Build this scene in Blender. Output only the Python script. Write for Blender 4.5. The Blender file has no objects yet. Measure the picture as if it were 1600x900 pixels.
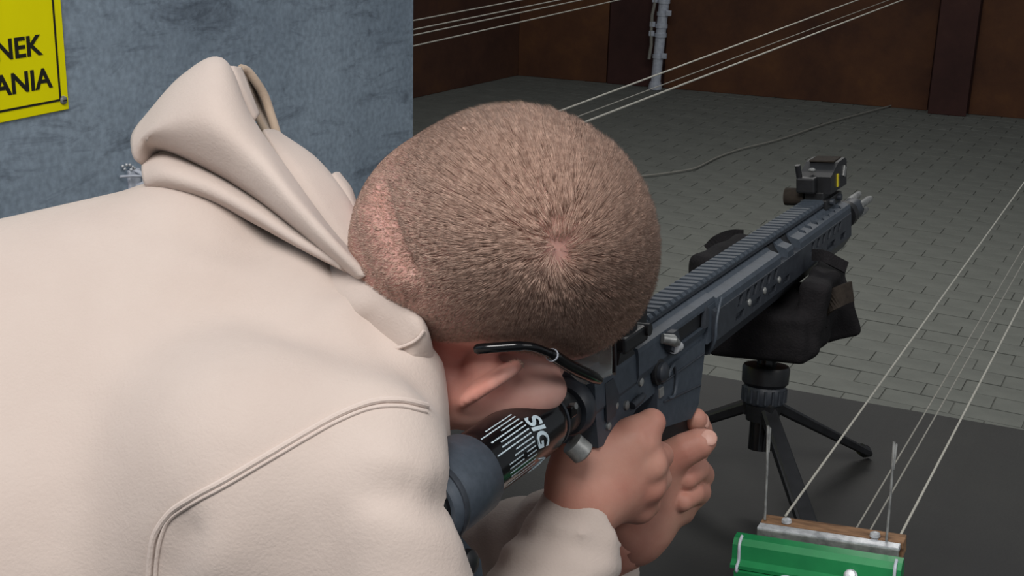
import bpy, bmesh, math, random
import numpy as np
from mathutils import Vector, Matrix
from mathutils.bvhtree import BVHTree

random.seed(7)
rng = np.random.default_rng(7)
scene = bpy.context.scene
COL = scene.collection

# ------------------------------------------------------------------ camera
# world: +Y runs down the range, +X right, Z up, floor z = 0
FPX = 2100.0                      # focal length in pixels of the 1600 px wide frame
EYE = np.array([0.0, 0.0, 1.5])
YAW, PITCH, ROLL = math.radians(27.09), math.radians(18.02), math.radians(1.61)
_f = np.array([-math.sin(YAW)*math.cos(PITCH), math.cos(YAW)*math.cos(PITCH), -math.sin(PITCH)])
_r = np.array([math.cos(YAW), math.sin(YAW), 0.0])
_u = np.cross(_r, _f)
AX = math.cos(ROLL)*_r + math.sin(ROLL)*_u
AY = -math.sin(ROLL)*_r + math.cos(ROLL)*_u
AZ = -_f
cam_data = bpy.data.cameras.new('camera')
cam_data.sensor_width = 36.0
cam_data.lens = 36.0*FPX/1600.0
cam_data.clip_start = 0.05
cam = bpy.data.objects.new('camera', cam_data)
COL.objects.link(cam)
M = Matrix.Identity(4)
for i in range(3):
    M[i][0], M[i][1], M[i][2], M[i][3] = AX[i], AY[i], AZ[i], EYE[i]
cam.matrix_world = M
scene.camera = cam

# ------------------------------------------------------------------ world and light
world = bpy.data.worlds.new('world')
scene.world = world
world.use_nodes = True
world.node_tree.nodes['Background'].inputs[0].default_value = (0.86, 0.93, 1.0, 1)
world.node_tree.nodes['Background'].inputs[1].default_value = 0.20

def area_light(name, loc, target, sx, sy, power, color):
    d = bpy.data.lights.new(name, 'AREA')
    d.shape = 'RECTANGLE'; d.size = sx; d.size_y = sy; d.energy = power; d.color = color
    o = bpy.data.objects.new(name, d); COL.objects.link(o)
    o.location = loc
    o.rotation_euler = (Vector(target)-Vector(loc)).to_track_quat('-Z', 'Y').to_euler()
    return o
area_light('booth_ceiling_light', (-0.28, -0.25, 2.60), (-0.60, 0.75, 1.1), 1.1, 0.7, 31, (1.0, 0.965, 0.935))
area_light('right_fill_light', (1.55, 0.60, 2.45), (-0.2, 0.9, 1.05), 1.2, 0.6, 12, (1.0, 0.97, 0.95))  # unseen fill added on the right to lift the cheek and partition
area_light('range_ceiling_light', (-1.2, 4.2, 3.0), (-1.2, 4.6, 0.0), 2.0, 0.4, 42, (1.0, 0.97, 0.93))
scene.view_settings.view_transform = 'Standard'
scene.view_settings.look = 'None'
scene.view_settings.exposure = 0.0
scene.view_settings.gamma = 1.0
scene.view_settings.use_curve_mapping = False

# ------------------------------------------------------------------ helpers
def ray(px, py):
    return -AZ + AX*(px-800)/FPX + AY*(450-py)/FPX
def at(px, py, d):                     # picture point at axial distance d -> place in the room
    return EYE + ray(px, py)*d
def at_z(px, py, z):
    v = ray(px, py); return EYE + v*((z-EYE[2])/v[2])
def project(p):
    v = np.asarray(p)-EYE; d = -(v@AZ)
    return 800+FPX*(v@AX)/d, 450-FPX*(v@AY)/d, d
def q(px, py, d):                      # the same in the rigid frame (AX, AY, AZ) about EYE
    return np.array([(px-800)/FPX*d, (450-py)/FPX*d, -d])
SIZE = 1.10                            # person and rifle are drawn up at 1 : 1.1 and built at full size
def to_world(P):
    P = np.asarray(P)*SIZE; return EYE + P[..., 0:1]*AX + P[..., 1:2]*AY + P[..., 2:3]*AZ

def srgb(c):
    c = np.array(c)/255.0
    return tuple(np.where(c <= 0.04045, c/12.92, ((c+0.055)/1.055)**2.4))+(1.0,)

class MB:
    def __init__(s): s.v = []; s.f = []
    def add(s, verts, faces):
        b = len(s.v); s.v += [tuple(map(float, p)) for p in verts]; s.f += [tuple(i+b for i in f) for f in faces]; return s
    def box(s, c, size, rot=None, bev=0.0):
        x, y, z = [k/2 for k in size]
        if bev <= 0:
            vs = [(-x,-y,-z),(x,-y,-z),(x,y,-z),(-x,y,-z),(-x,-y,z),(x,-y,z),(x,y,z),(-x,y,z)]
            fs = [(0,3,2,1),(4,5,6,7),(0,1,5,4),(1,2,6,5),(2,3,7,6),(3,0,4,7)]
        else:
            b = min(bev, x*.95, y*.95, z*.95)
            bm = bmesh.new(); bmesh.ops.create_cube(bm, size=1.0)
            for v in bm.verts: v.co = (v.co.x*2*x, v.co.y*2*y, v.co.z*2*z)
            bmesh.ops.bevel(bm, geom=bm.edges[:], offset=b, segments=2, profile=0.6, affect='EDGES')
            bm.verts.index_update()
            vs = [tuple(v.co) for v in bm.verts]; fs = [tuple(v.index for v in f.verts) for f in bm.faces]; bm.free()
        vs = np.array(vs)
        if rot is not None: vs = vs@np.array(rot).T
        return s.add(vs+np.array(c), fs)
    def cyl(s, a, b, ra, rb=None, n=24, cap=True):
        rb = ra if rb is None else rb
        return s.tube([a, b], [ra, rb], n, cap)
    def tube(s, pts, r, n=10, cap=True):
        pts = [np.array(p, float) for p in pts]
        rs = [r]*len(pts) if np.isscalar(r) else list(r)
        vs = []; fs = []; up = None
        for i, p in enumerate(pts):
            t = pts[min(i+1, len(pts)-1)]-pts[max(i-1, 0)]
            t = t/(np.linalg.norm(t)+1e-12)
            if up is None:
                a = np.array([0,0,1.0]) if abs(t[2]) < .9 else np.array([1.0,0,0])
                up = np.cross(t, a)
            up = up - t*(up@t); up /= np.linalg.norm(up)
            sd = np.cross(t, up)
            for k in range(n):
                an = 2*math.pi*k/n
                vs.append(p+rs[i]*(math.cos(an)*up+math.sin(an)*sd))
        m = len(pts)
        for i in range(m-1):
            for k in range(n):
                k2 = (k+1) % n
                fs.append((i*n+k, i*n+k2, (i+1)*n+k2, (i+1)*n+k))
        if cap:
            fs.append(tuple(range(n-1, -1, -1))); fs.append(tuple((m-1)*n+k for k in range(n)))
        return s.add(vs, fs)
    def lathe(s, prof, a, ax, n=32):       # prof: (t along axis, radius)
        ax = np.array(ax, float); ax /= np.linalg.norm(ax)
        return s.tube([np.array(a)+ax*t for t, _ in prof], [max(r, 1e-5) for _, r in prof], n, True)
    def loft(s, A, B):
        n = len(A); vs = list(A)+list(B)
        fs = [tuple(range(n-1,-1,-1)), tuple(range(n, 2*n))]+[(k,(k+1)%n,n+(k+1)%n,n+k) for k in range(n)]
        return s.add(vs, fs)
    def xprism(s, sec, x0, x1):            # section (y, z) along x
        return s.loft([(x0,y,z) for y,z in sec], [(x1,y,z) for y,z in sec])
    def yprism(s, sec, y0, y1):            # section (x, z) along y
        return s.loft([(x,y0,z) for x,z in sec], [(x,y1,z) for x,z in sec])
    def ball(s, c, r, n=12, axes=None):
        c = np.array(c); r = np.array([r]*3 if np.isscalar(r) else r)
        vs = []; fs = []
        m = n//2+1
        for i in range(m+1):
            th = math.pi*i/m
            for k in range(n):
                ph = 2*math.pi*k/n
                vs.append(np.array([math.sin(th)*math.cos(ph), math.sin(th)*math.sin(ph), math.cos(th)])*r)
        if axes is not None: vs = [np.array(axes).T@v for v in vs]
        for i in range(m):
            for k in range(n):
                fs.append((i*n+k, (i+1)*n+k, (i+1)*n+(k+1)%n, i*n+(k+1)%n))
        return s.add([v+c for v in vs], fs)
    def mesh(s, name):
        me = bpy.data.meshes.new(name); me.from_pydata(s.v, [], s.f)
        bm = bmesh.new(); bm.from_mesh(me)
        bmesh.ops.remove_doubles(bm, verts=bm.verts, dist=1e-6)
        bmesh.ops.recalc_face_normals(bm, faces=bm.faces)
        bm.to_mesh(me); bm.free(); me.update(); return me
    def build(s, name, mat, parent=None, smooth=True, origin=None, angle=40):
        if origin is not None:
            o = np.array(origin); s.v = [tuple(np.array(p)-o) for p in s.v]
        me = s.mesh(name)
        return link(name, me, mat, parent, smooth, angle)

def link(name, me, mat, parent=None, smooth=True, angle=40):
    me.materials.clear(); me.materials.append(mat)
    if smooth:
        for p in me.polygons: p.use_smooth = True
        if angle: me.set_sharp_from_angle(angle=math.radians(angle))
    o = bpy.data.objects.new(name, me); COL.objects.link(o)
    if parent is not None: o.parent = parent
    return o
def tag(o, label=None, cat=None, group=None, kind=None):
    if label: o['label'] = label
    if cat: o['category'] = cat
    if group: o['group'] = group
    if kind: o['kind'] = kind
    return o
def empty(name, loc, mat=None):
    o = bpy.data.objects.new(name, None); COL.objects.link(o)
    o.empty_display_size = .05
    if mat is not None: o.matrix_world = mat
    else: o.location = tuple(loc)
    return o
def cat_rom(pts, n):
    pts = np.array(pts, float); m = len(pts)
    P = np.vstack([2*pts[0]-pts[1], pts, 2*pts[-1]-pts[-2]])
    out = []
    for t in np.linspace(0, m-1, n):
        i = min(int(t), m-2); u = t-i
        p0, p1, p2, p3 = P[i], P[i+1], P[i+2], P[i+3]
        out.append(.5*((2*p1)+(-p0+p2)*u+(2*p0-5*p1+4*p2-p3)*u*u+(-p0+3*p1-3*p2+p3)*u**3))
    return np.array(out)

# ------------------------------------------------------------------ materials
def material(name, base, rough=.6, metal=0.0, vary=None, scale=20, bump=0.0, bscale=60, spec=.5, stretch=(1,1,1), detail=6, contrast=(.35,.65)):
    m = bpy.data.materials.new(name); m.use_nodes = True
    nt = m.node_tree; b = nt.nodes['Principled BSDF']
    b.inputs['Roughness'].default_value = rough; b.inputs['Metallic'].default_value = metal
    b.inputs['Specular IOR Level'].default_value = spec
    b.inputs['Base Color'].default_value = base
    tc = nt.nodes.new('ShaderNodeTexCoord'); mp = nt.nodes.new('ShaderNodeMapping')
    mp.inputs['Scale'].default_value = stretch
    nt.links.new(tc.outputs['Object'], mp.inputs['Vector'])
    if vary is not None:
        n = nt.nodes.new('ShaderNodeTexNoise'); n.inputs['Scale'].default_value = scale; n.inputs['Detail'].default_value = detail
        n.inputs['Roughness'].default_value = .62
        nt.links.new(mp.outputs[0], n.inputs['Vector'])
        r = nt.nodes.new('ShaderNodeValToRGB')
        r.color_ramp.elements[0].position = contrast[0]; r.color_ramp.elements[1].position = contrast[1]
        r.color_ramp.elements[0].color = base; r.color_ramp.elements[1].color = vary
        nt.links.new(n.outputs['Fac'], r.inputs['Fac']); nt.links.new(r.outputs[0], b.inputs['Base Color'])
    if bump > 0:
        n2 = nt.nodes.new('ShaderNodeTexNoise'); n2.inputs['Scale'].default_value = bscale; n2.inputs['Detail'].default_value = 4
        nt.links.new(mp.outputs[0], n2.inputs['Vector'])
        bp = nt.nodes.new('ShaderNodeBump'); bp.inputs['Strength'].default_value = bump; bp.inputs['Distance'].default_value = .002
        nt.links.new(n2.outputs['Fac'], bp.inputs['Height']); nt.links.new(bp.outputs[0], b.inputs['Normal'])
    return m
def nodes_of(m): return m.node_tree, m.node_tree.nodes['Principled BSDF']

def concrete_material():
    m = material('grey_blue_concrete', srgb((100,113,126)), .62, spec=.3)
    nt, b = nodes_of(m); N = nt.nodes; L = nt.links
    tc = N.new('ShaderNodeTexCoord')
    big = N.new('ShaderNodeTexNoise'); big.inputs['Scale'].default_value = 2.2; big.inputs['Detail'].default_value = 7; big.inputs['Roughness'].default_value = .68
    L.new(tc.outputs['Object'], big.inputs['Vector'])
    ramp = N.new('ShaderNodeValToRGB'); e = ramp.color_ramp.elements
    e[0].position = .30; e[0].color = srgb((124,139,154)); e[1].position = .72; e[1].color = srgb((166,182,197))
    L.new(big.outputs['Fac'], ramp.inputs['Fac'])
    mp = N.new('ShaderNodeMapping'); mp.inputs['Scale'].default_value = (1, .55, 2.2)
    L.new(tc.outputs['Object'], mp.inputs['Vector'])
    sm = N.new('ShaderNodeTexNoise'); sm.inputs['Scale'].default_value = 14; sm.inputs['Detail'].default_value = 9; sm.inputs['Roughness'].default_value = .72; sm.inputs['Distortion'].default_value = .6
    L.new(mp.outputs[0], sm.inputs['Vector'])
    r2 = N.new('ShaderNodeValToRGB'); e = r2.color_ramp.elements
    e[0].position = .33; e[0].color = (.42,.42,.44,1); e[1].position = .48; e[1].color = (1,1,1,1)
    L.new(sm.outputs['Fac'], r2.inputs['Fac'])
    fine = N.new('ShaderNodeTexNoise'); fine.inputs['Scale'].default_value = 120; fine.inputs['Detail'].default_value = 3
    L.new(tc.outputs['Object'], fine.inputs['Vector'])
    r3 = N.new('ShaderNodeValToRGB'); e = r3.color_ramp.elements
    e[0].position = .3; e[0].color = (.78,.78,.78,1); e[1].position = .7; e[1].color = (1.08,1.08,1.08,1)
    L.new(fine.outputs['Fac'], r3.inputs['Fac'])
    mx = N.new('ShaderNodeMixRGB'); mx.blend_type = 'MULTIPLY'; mx.inputs[0].default_value = .8
    L.new(ramp.outputs[0], mx.inputs[1]); L.new(r2.outputs[0], mx.inputs[2])
    mx2 = N.new('ShaderNodeMixRGB'); mx2.blend_type = 'MULTIPLY'; mx2.inputs[0].default_value = 1
    L.new(mx.outputs[0], mx2.inputs[1]); L.new(r3.outputs[0], mx2.inputs[2])
    L.new(mx2.outputs[0], b.inputs['Base Color'])
    bp = N.new('ShaderNodeBump'); bp.inputs['Strength'].default_value = .25; bp.inputs['Distance'].default_value = .001
    L.new(sm.outputs['Fac'], bp.inputs['Height']); L.new(bp.outputs[0], b.inputs['Normal'])
    return m

def fabric_material(name, base, vary):
    m = material(name, base, .92, vary=vary, scale=9, spec=.12, contrast=(.3,.7))
    nt, b = nodes_of(m); N = nt.nodes; L = nt.links
    b.inputs['Sheen Weight'].default_value = .18; b.inputs['Sheen Roughness'].default_value = .6
    tc = N.new('ShaderNodeTexCoord')
    n = N.new('ShaderNodeTexNoise'); n.inputs['Scale'].default_value = 520; n.inputs['Detail'].default_value = 2
    L.new(tc.outputs['Object'], n.inputs['Vector'])
    n2 = N.new('ShaderNodeTexNoise'); n2.inputs['Scale'].default_value = 26; n2.inputs['Detail'].default_value = 3
    L.new(tc.outputs['Object'], n2.inputs['Vector'])
    ad = N.new('ShaderNodeMath'); ad.operation = 'MULTIPLY_ADD'; ad.inputs[1].default_value = 4.0
    L.new(n2.outputs['Fac'], ad.inputs[0]); L.new(n.outputs['Fac'], ad.inputs[2])
    bp = N.new('ShaderNodeBump'); bp.inputs['Strength'].default_value = .35; bp.inputs['Distance'].default_value = .0008
    L.new(ad.outputs[0], bp.inputs['Height']); L.new(bp.outputs[0], b.inputs['Normal'])
    return m

def skin_material():
    m = material('skin', srgb((196,146,126)), .52, spec=.35)
    nt, b = nodes_of(m); N = nt.nodes; L = nt.links
    b.inputs['Subsurface Weight'].default_value = .12
    b.inputs['Subsurface Radius'].default_value = (.012, .005, .003)
    b.inputs['Subsurface Scale'].default_value = .6
    tc = N.new('ShaderNodeTexCoord')
    n = N.new('ShaderNodeTexNoise'); n.inputs['Scale'].default_value = 28; n.inputs['Detail'].default_value = 5
    L.new(tc.outputs['Object'], n.inputs['Vector'])
    r = N.new('ShaderNodeValToRGB'); e = r.color_ramp.elements
    e[0].position = .3; e[0].color = srgb((196,140,126)); e[1].position = .7; e[1].color = srgb((214,168,152))
    L.new(n.outputs['Fac'], r.inputs['Fac'])
    at_ = N.new('ShaderNodeAttribute'); at_.attribute_name = 'tone'
    mx = N.new('ShaderNodeMixRGB'); mx.blend_type = 'MULTIPLY'; mx.inputs[0].default_value = 1
    L.new(r.outputs[0], mx.inputs[1]); L.new(at_.outputs['Color'], mx.inputs[2])
    L.new(mx.outputs[0], b.inputs['Base Color'])
    n2 = N.new('ShaderNodeTexNoise'); n2.inputs['Scale'].default_value = 420; n2.inputs['Detail'].default_value = 2
    L.new(tc.outputs['Object'], n2.inputs['Vector'])
    bp = N.new('ShaderNodeBump'); bp.inputs['Strength'].default_value = .18; bp.inputs['Distance'].default_value = .0006
    L.new(n2.outputs['Fac'], bp.inputs['Height']); L.new(bp.outputs[0], b.inputs['Normal'])
    return m

def rust_material(name, a, bcol, c, seed):
    m = material(name, a, .75, spec=.25)
    nt, b = nodes_of(m); N = nt.nodes; L = nt.links
    tc = N.new('ShaderNodeTexCoord'); mp = N.new('ShaderNodeMapping'); mp.inputs['Location'].default_value = (seed*3.1, seed*1.7, seed)
    L.new(tc.outputs['Object'], mp.inputs['Vector'])
    n = N.new('ShaderNodeTexNoise'); n.inputs['Scale'].default_value = 1.6; n.inputs['Detail'].default_value = 10; n.inputs['Roughness'].default_value = .7
    L.new(mp.outputs[0], n.inputs['Vector'])
    r = N.new('ShaderNodeValToRGB'); e = r.color_ramp.elements
    e[0].position = .34; e[0].color = a; e[1].position = .56; e[1].color = bcol
    k = r.color_ramp.elements.new(.74); k.color = c
    L.new(n.outputs['Fac'], r.inputs['Fac']); L.new(r.outputs[0], b.inputs['Base Color'])
    return m

MAT = {}
MAT['concrete'] = concrete_material()
MAT['hoodie'] = fabric_material('beige_fleece', srgb((191,176,167)), srgb((198,184,175)))
MAT['seam'] = fabric_material('beige_seam_cloth', srgb((200,185,176)), srgb((208,193,184)))
MAT['lining'] = fabric_material('tan_lining', srgb((166,148,130)), srgb((178,160,142)))
MAT['skin'] = skin_material()
MAT['hair'] = material('short_hair', srgb((146,116,102)), .5, vary=srgb((224,192,174)), scale=300, spec=.3, contrast=(.3,.7))
MAT['black'] = material('black_plastic', srgb((22,23,25)), .42, vary=srgb((30,31,34)), scale=80, spec=.5)
MAT['gloss'] = material('gloss_black', srgb((12,12,14)), .16, spec=.5, vary=srgb((16,16,18)), scale=60)
MAT['gun'] = material('slate_grey_metal', srgb((57,65,74)), .5, vary=srgb((66,74,84)), scale=160, spec=.45, bump=.05, bscale=500)
MAT['gundark'] = material('dark_receiver_metal', srgb((44,48,55)), .45, vary=srgb((54,59,66)), scale=140, spec=.45)
MAT['steel'] = material('bright_steel', srgb((222,226,230)), .32, metal=.25, vary=srgb((150,154,158)), scale=90)
MAT['dullsteel'] = material('dull_steel', srgb((158,160,158)), .4, metal=.35, vary=srgb((112,114,114)), scale=90)
MAT['white'] = material('white_print', srgb((196,212,220)), .5, vary=srgb((176,194,204)), scale=200)
MAT['whiteplastic'] = material('white_plastic', srgb((206,212,222)), .45, vary=srgb((180,186,198)), scale=60)
MAT['nylon'] = material('black_nylon', srgb((20,19,21)), .85, vary=srgb((30,28,30)), scale=60, bump=.4, bscale=500, spec=.2)
MAT['webbing'] = material('brown_black_webbing', srgb((42,36,32)), .85, vary=srgb((52,46,40)), scale=200, spec=.2)
MAT['table'] = material('charcoal_tabletop', srgb((38,38,38)), .6, vary=srgb((46,46,44)), scale=5, bump=.12, bscale=350, spec=.3)
MAT['tableleg'] = material('dark_steel_frame', srgb((40,40,42)), .5, vary=srgb((48,48,50)), scale=40)
MAT['paver'] = material('grey_paver', srgb((110,112,107)), .88, vary=srgb((126,128,122)), scale=7, bump=.5, bscale=120, spec=.15, contrast=(.25,.75))
MAT['joint'] = material('sandy_joint', srgb((100,101,96)), .95, vary=srgb((110,111,106)), scale=12, spec=.1)
MAT['rustA'] = rust_material('dark_rust_panel', srgb((66,44,38)), srgb((86,58,46)), srgb((104,70,46)), 1)
MAT['rustB'] = rust_material('brown_rust_panel', srgb((74,48,38)), srgb((98,64,44)), srgb((120,80,48)), 4)
MAT['rustC'] = rust_material('maroon_panel', srgb((58,38,36)), srgb((74,48,44)), srgb((88,60,52)), 8)
MAT['yellow'] = material('sign_yellow', srgb((246,238,0)), .6, vary=srgb((242,233,0)), scale=12, spec=.15)
MAT['ink'] = material('sign_black_print', srgb((24,24,16)), .5, vary=srgb((30,30,20)), scale=60)
MAT['wood'] = material('worn_wood', srgb((146,112,82)), .75, vary=srgb((92,66,46)), scale=22, stretch=(1,6,6), contrast=(.4,.62))
MAT['green'] = material('green_plastic', srgb((28,124,72)), .38, vary=srgb((34,138,80)), scale=30)
MAT['cord'] = material('pale_cord', srgb((186,184,174)), .7, vary=srgb((168,166,156)), scale=200)
MAT['darkcord'] = material('grey_cord', srgb((150,148,140)), .7, vary=srgb((134,132,124)), scale=200)
MAT['trousers'] = fabric_material('dark_blue_denim', srgb((40,44,56)), srgb((50,55,68)))
MAT['shoe'] = material('black_rubber', srgb((26,26,28)), .7, vary=srgb((36,36,38)), scale=40)
MAT['nail'] = material('nail', srgb((206,156,140)), .35, vary=srgb((222,176,160)), scale=60)
MAT['eye'] = material('eye_white', srgb((225,222,218)), .2, vary=srgb((215,205,200)), scale=90)
MAT['yellowmark'] = material('yellow_mark', srgb((206,190,40)), .5, vary=srgb((190,172,30)), scale=60)
def glass_material():
    m = bpy.data.materials.new('clear_lens'); m.use_nodes = True
    nt, b = nodes_of(m)
    b.inputs['Base Color'].default_value = (.80,.90,.87,1); b.inputs['Roughness'].default_value = .06
    b.inputs['Alpha'].default_value = .22; b.inputs['IOR'].default_value = 1.5
    n = nt.nodes.new('ShaderNodeTexNoise'); n.inputs['Scale'].default_value = 30
    r = nt.nodes.new('ShaderNodeMapRange'); r.inputs[3].default_value = .04; r.inputs[4].default_value = .14
    nt.links.new(n.outputs['Fac'], r.inputs[0]); nt.links.new(r.outputs[0], b.inputs['Roughness'])
    return m
MAT['lens'] = glass_material()

# ------------------------------------------------------------------ implicit surfaces
def surface_nets(fn, lo, hi, h):
    lo = np.array(lo, float); hi = np.array(hi, float)
    n = np.ceil((hi-lo)/h).astype(int)+1
    m = 4; nb = -(-(n-1)//m)                              # blocks of m cells; only those near the surface are sampled finely
    cs = [lo[i]+h*m*(np.arange(nb[i])+.5) for i in range(3)]
    C = np.stack(np.meshgrid(*cs, indexing='ij'), -1).reshape(-1, 3)
    D = np.concatenate([fn(C[k:k+200000]) for k in range(0, len(C), 200000)])
    near = (np.abs(D) < h*m*1.35+.003)
    V = np.repeat(np.repeat(np.repeat(np.where(D < 0, -1.0, 1.0).reshape(nb).astype(np.float32), m, 0), m, 1), m, 2)
    V = np.pad(V, ((0,1),)*3, mode='edge')
    g = np.stack(np.meshgrid(*[np.arange(m+1)]*3, indexing='ij'), -1).reshape(-1, 3)
    B0 = np.stack(np.unravel_index(np.nonzero(near)[0], nb), 1)*m
    I = (B0[:, None, :]+g[None]).reshape(-1, 3)
    flat = np.unique(np.ravel_multi_index(tuple(I.T), V.shape))
    I = np.stack(np.unravel_index(flat, V.shape), 1)
    vals = np.concatenate([fn(lo+h*I[k:k+300000]) for k in range(0, len(I), 300000)]) if len(I) else np.zeros(0)
    V.reshape(-1)[flat] = vals
    V = np.ascontiguousarray(V[:n[0], :n[1], :n[2]])
    V[0] = V[-1] = 1; V[:, 0] = V[:, -1] = 1; V[:, :, 0] = V[:, :, -1] = 1
    S = V < 0
    c = np.zeros(tuple(n-1), np.int8)
    for dx in (0,1):
        for dy in (0,1):
            for dz in (0,1):
                c += S[dx:n[0]-1+dx, dy:n[1]-1+dy, dz:n[2]-1+dz]
    act = np.argwhere((c > 0) & (c < 8))
    idx = -np.ones(tuple(n-1), np.int64); idx[tuple(act.T)] = np.arange(len(act))
    acc = np.zeros((len(act), 3)); cnt = np.zeros(len(act))
    offs = [(a, b, d) for a in (0,1) for b in (0,1) for d in (0,1)]
    for o in offs:
        for a in range(3):
            if o[a] == 0:
                o2 = list(o); o2[a] = 1
                p = act+np.array(o); p2 = act+np.array(o2)
                v1 = V[tuple(p.T)]; v2 = V[tuple(p2.T)]
                m = (v1 < 0) != (v2 < 0)
                t = np.where(m, v1/np.where(m, v1-v2, 1), 0)
                pos = p+t[:, None]*(p2-p)
                acc[m] += pos[m]; cnt[m] += 1
    verts = lo+h*acc/cnt[:, None]
    faces = []
    for a in range(3):
        b, d = [(1,2),(2,0),(0,1)][a]
        sl1 = [slice(None)]*3; sl2 = [slice(None)]*3
        sl1[a] = slice(0, n[a]-1); sl2[a] = slice(1, n[a])
        s1 = S[tuple(sl1)]; s2 = S[tuple(sl2)]
        e = np.argwhere(s1 != s2)
        e = e[(e[:, b] > 0) & (e[:, d] > 0) & (e[:, b] < n[b]-1) & (e[:, d] < n[d]-1)]
        fl = s1[tuple(e.T)]
        eb = np.zeros(3, int); eb[b] = 1; ed = np.zeros(3, int); ed[d] = 1
        Q = np.stack([idx[tuple((e-eb-ed).T)], idx[tuple((e-ed).T)], idx[tuple(e.T)], idx[tuple((e-eb).T)]], 1)
        Q[~fl] = Q[~fl][:, ::-1]
        faces.append(Q)
    return verts, np.vstack(faces)
def np_mesh(name, verts, faces):
    me = bpy.data.meshes.new(name)
    me.vertices.add(len(verts)); me.vertices.foreach_set('co', np.asarray(verts, np.float32).ravel())
    me.loops.add(faces.size); me.loops.foreach_set('vertex_index', faces.astype(np.int32).ravel())
    k = faces.shape[1]
    me.polygons.add(len(faces)); me.polygons.foreach_set('loop_start', np.arange(0, faces.size, k, dtype=np.int32))
    me.polygons.foreach_set('loop_total', np.full(len(faces), k, np.int32))
    me.update(calc_edges=True); me.validate(); return me
def capsule(P, a, b, ra, rb=None):
    a = np.asarray(a); b = np.asarray(b); rb = ra if rb is None else rb
    d = b-a; L = d@d
    t = np.clip(((P-a)@d)/L, 0, 1)
    w = P-a-t[:, None]*d
    return np.sqrt((w*w).sum(1))-(ra+(rb-ra)*t)
def chain(P, pts, rs, k=.0):
    r = None
    for i in range(len(pts)-1):
        c = capsule(P, pts[i], pts[i+1], rs[i], rs[i+1])
        r = c if r is None else (smin(r, c, k) if k > 0 else np.minimum(r, c))
    return r
def ellipsoid(P, c, r, ax=None):
    w = P-np.asarray(c)
    if ax is not None: w = w@np.asarray(ax).T
    r = np.asarray(r, float)
    k0 = np.sqrt(((w/r)**2).sum(1)); k1 = np.sqrt(((w/(r*r))**2).sum(1))
    return k0*(k0-1)/np.maximum(k1, 1e-9)
def smin(a, b, k):
    h = np.clip(.5+.5*(b-a)/k, 0, 1); return b*(1-h)+a*h-k*h*(1-h)
def smax(a, b, k): return -smin(-a, -b, k)
def plane(P, p, n):
    n = np.asarray(n)/np.linalg.norm(n); return (P-np.asarray(p))@n
def ridge(P, pts, width, amp):
    d = None
    for i in range(len(pts)-1):
        c = capsule(P, pts[i], pts[i+1], 0.0)
        d = c if d is None else np.minimum(d, c)
    return amp*np.exp(-(d/width)**2)
def unit(v): v = np.asarray(v, float); return v/np.linalg.norm(v)

# ================================================================== THE SETTING
TZ = 0.8955                                              # height of the shooting table
o = MB().box((-1.2, 4.0, -0.0535), (9.0, 14.0, 0.10)).build('floor', MAT['joint'], smooth=False)
tag(o, 'grey paved floor of the shooting range', kind='structure'); floor = o
# pavers in running bond: the nearest ones in view one by one, the rest as one part
BX, BY, GAP = .20, .10, .0035
def paver_mesh():
    return MB().box((0,0,-.012), (BX-GAP, BY-GAP, .024), bev=.0016).mesh('paver')
spots = []
for j in range(int((9.3-1.75)/BY)):
    y = 1.75+BY*(j+.5)
    for i in range(-30, 12):
        x = -1.0+BX*(i+.5*(j % 2))
        if x < -4.9 or x > 1.2: continue
        spots.append((x, y))
vis, rest = [], []
TE = (at_z(1090,583,TZ), at_z(1600,672,TZ))
for (x, y) in spots:
    px, py, d = project((x, y, 0))
    edge_y = 583+(px-1090)*(672-583)/510.0
    if 600 < px < 1640 and py < edge_y+15 and not (px < 1010 and py > 330): vis.append((d, x, y))
    else: rest.append((x, y))
vis.sort()
pm = paver_mesh(); pm.materials.append(MAT['paver'])
for (d, x, y) in vis[:300]:
    p = bpy.data.objects.new('paver', pm); COL.objects.link(p); p.parent = floor
    p.location = (x, y, 0.0+random.uniform(-.0012, .0012)); p.rotation_euler = (random.uniform(-.006,.006), random.uniform(-.004,.004), 0)
mb = MB()
for (x, y) in [(a[1], a[2]) for a in vis[300:]]+rest:
    z = random.uniform(-.0012, .0012); hx, hy, c = (BX-GAP)/2, (BY-GAP)/2, .002
    mb.add([(x-hx,y-hy,z-.012),(x+hx,y-hy,z-.012),(x+hx,y+hy,z-.012),(x-hx,y+hy,z-.012),
            (x-hx+c,y-hy+c,z),(x+hx-c,y-hy+c,z),(x+hx-c,y+hy-c,z),(x-hx+c,y+hy-c,z)],
           [(4,5,6,7),(0,1,5,4),(1,2,6,5),(2,3,7,6),(3,0,4,7)])
me = bpy.data.meshes.new('far_paving'); me.from_pydata(mb.v, [], mb.f); me.update()
o = link('far_paving', me, MAT['paver'], floor, smooth=False); tag(o, kind='stuff')
o = MB().box((-.3, -.15, -.0035), (4.6, 3.6, .007)).build('floor_booth', MAT['tableleg'], smooth=False)
tag(o, 'dark floor of the shooting booth', kind='structure')

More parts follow.
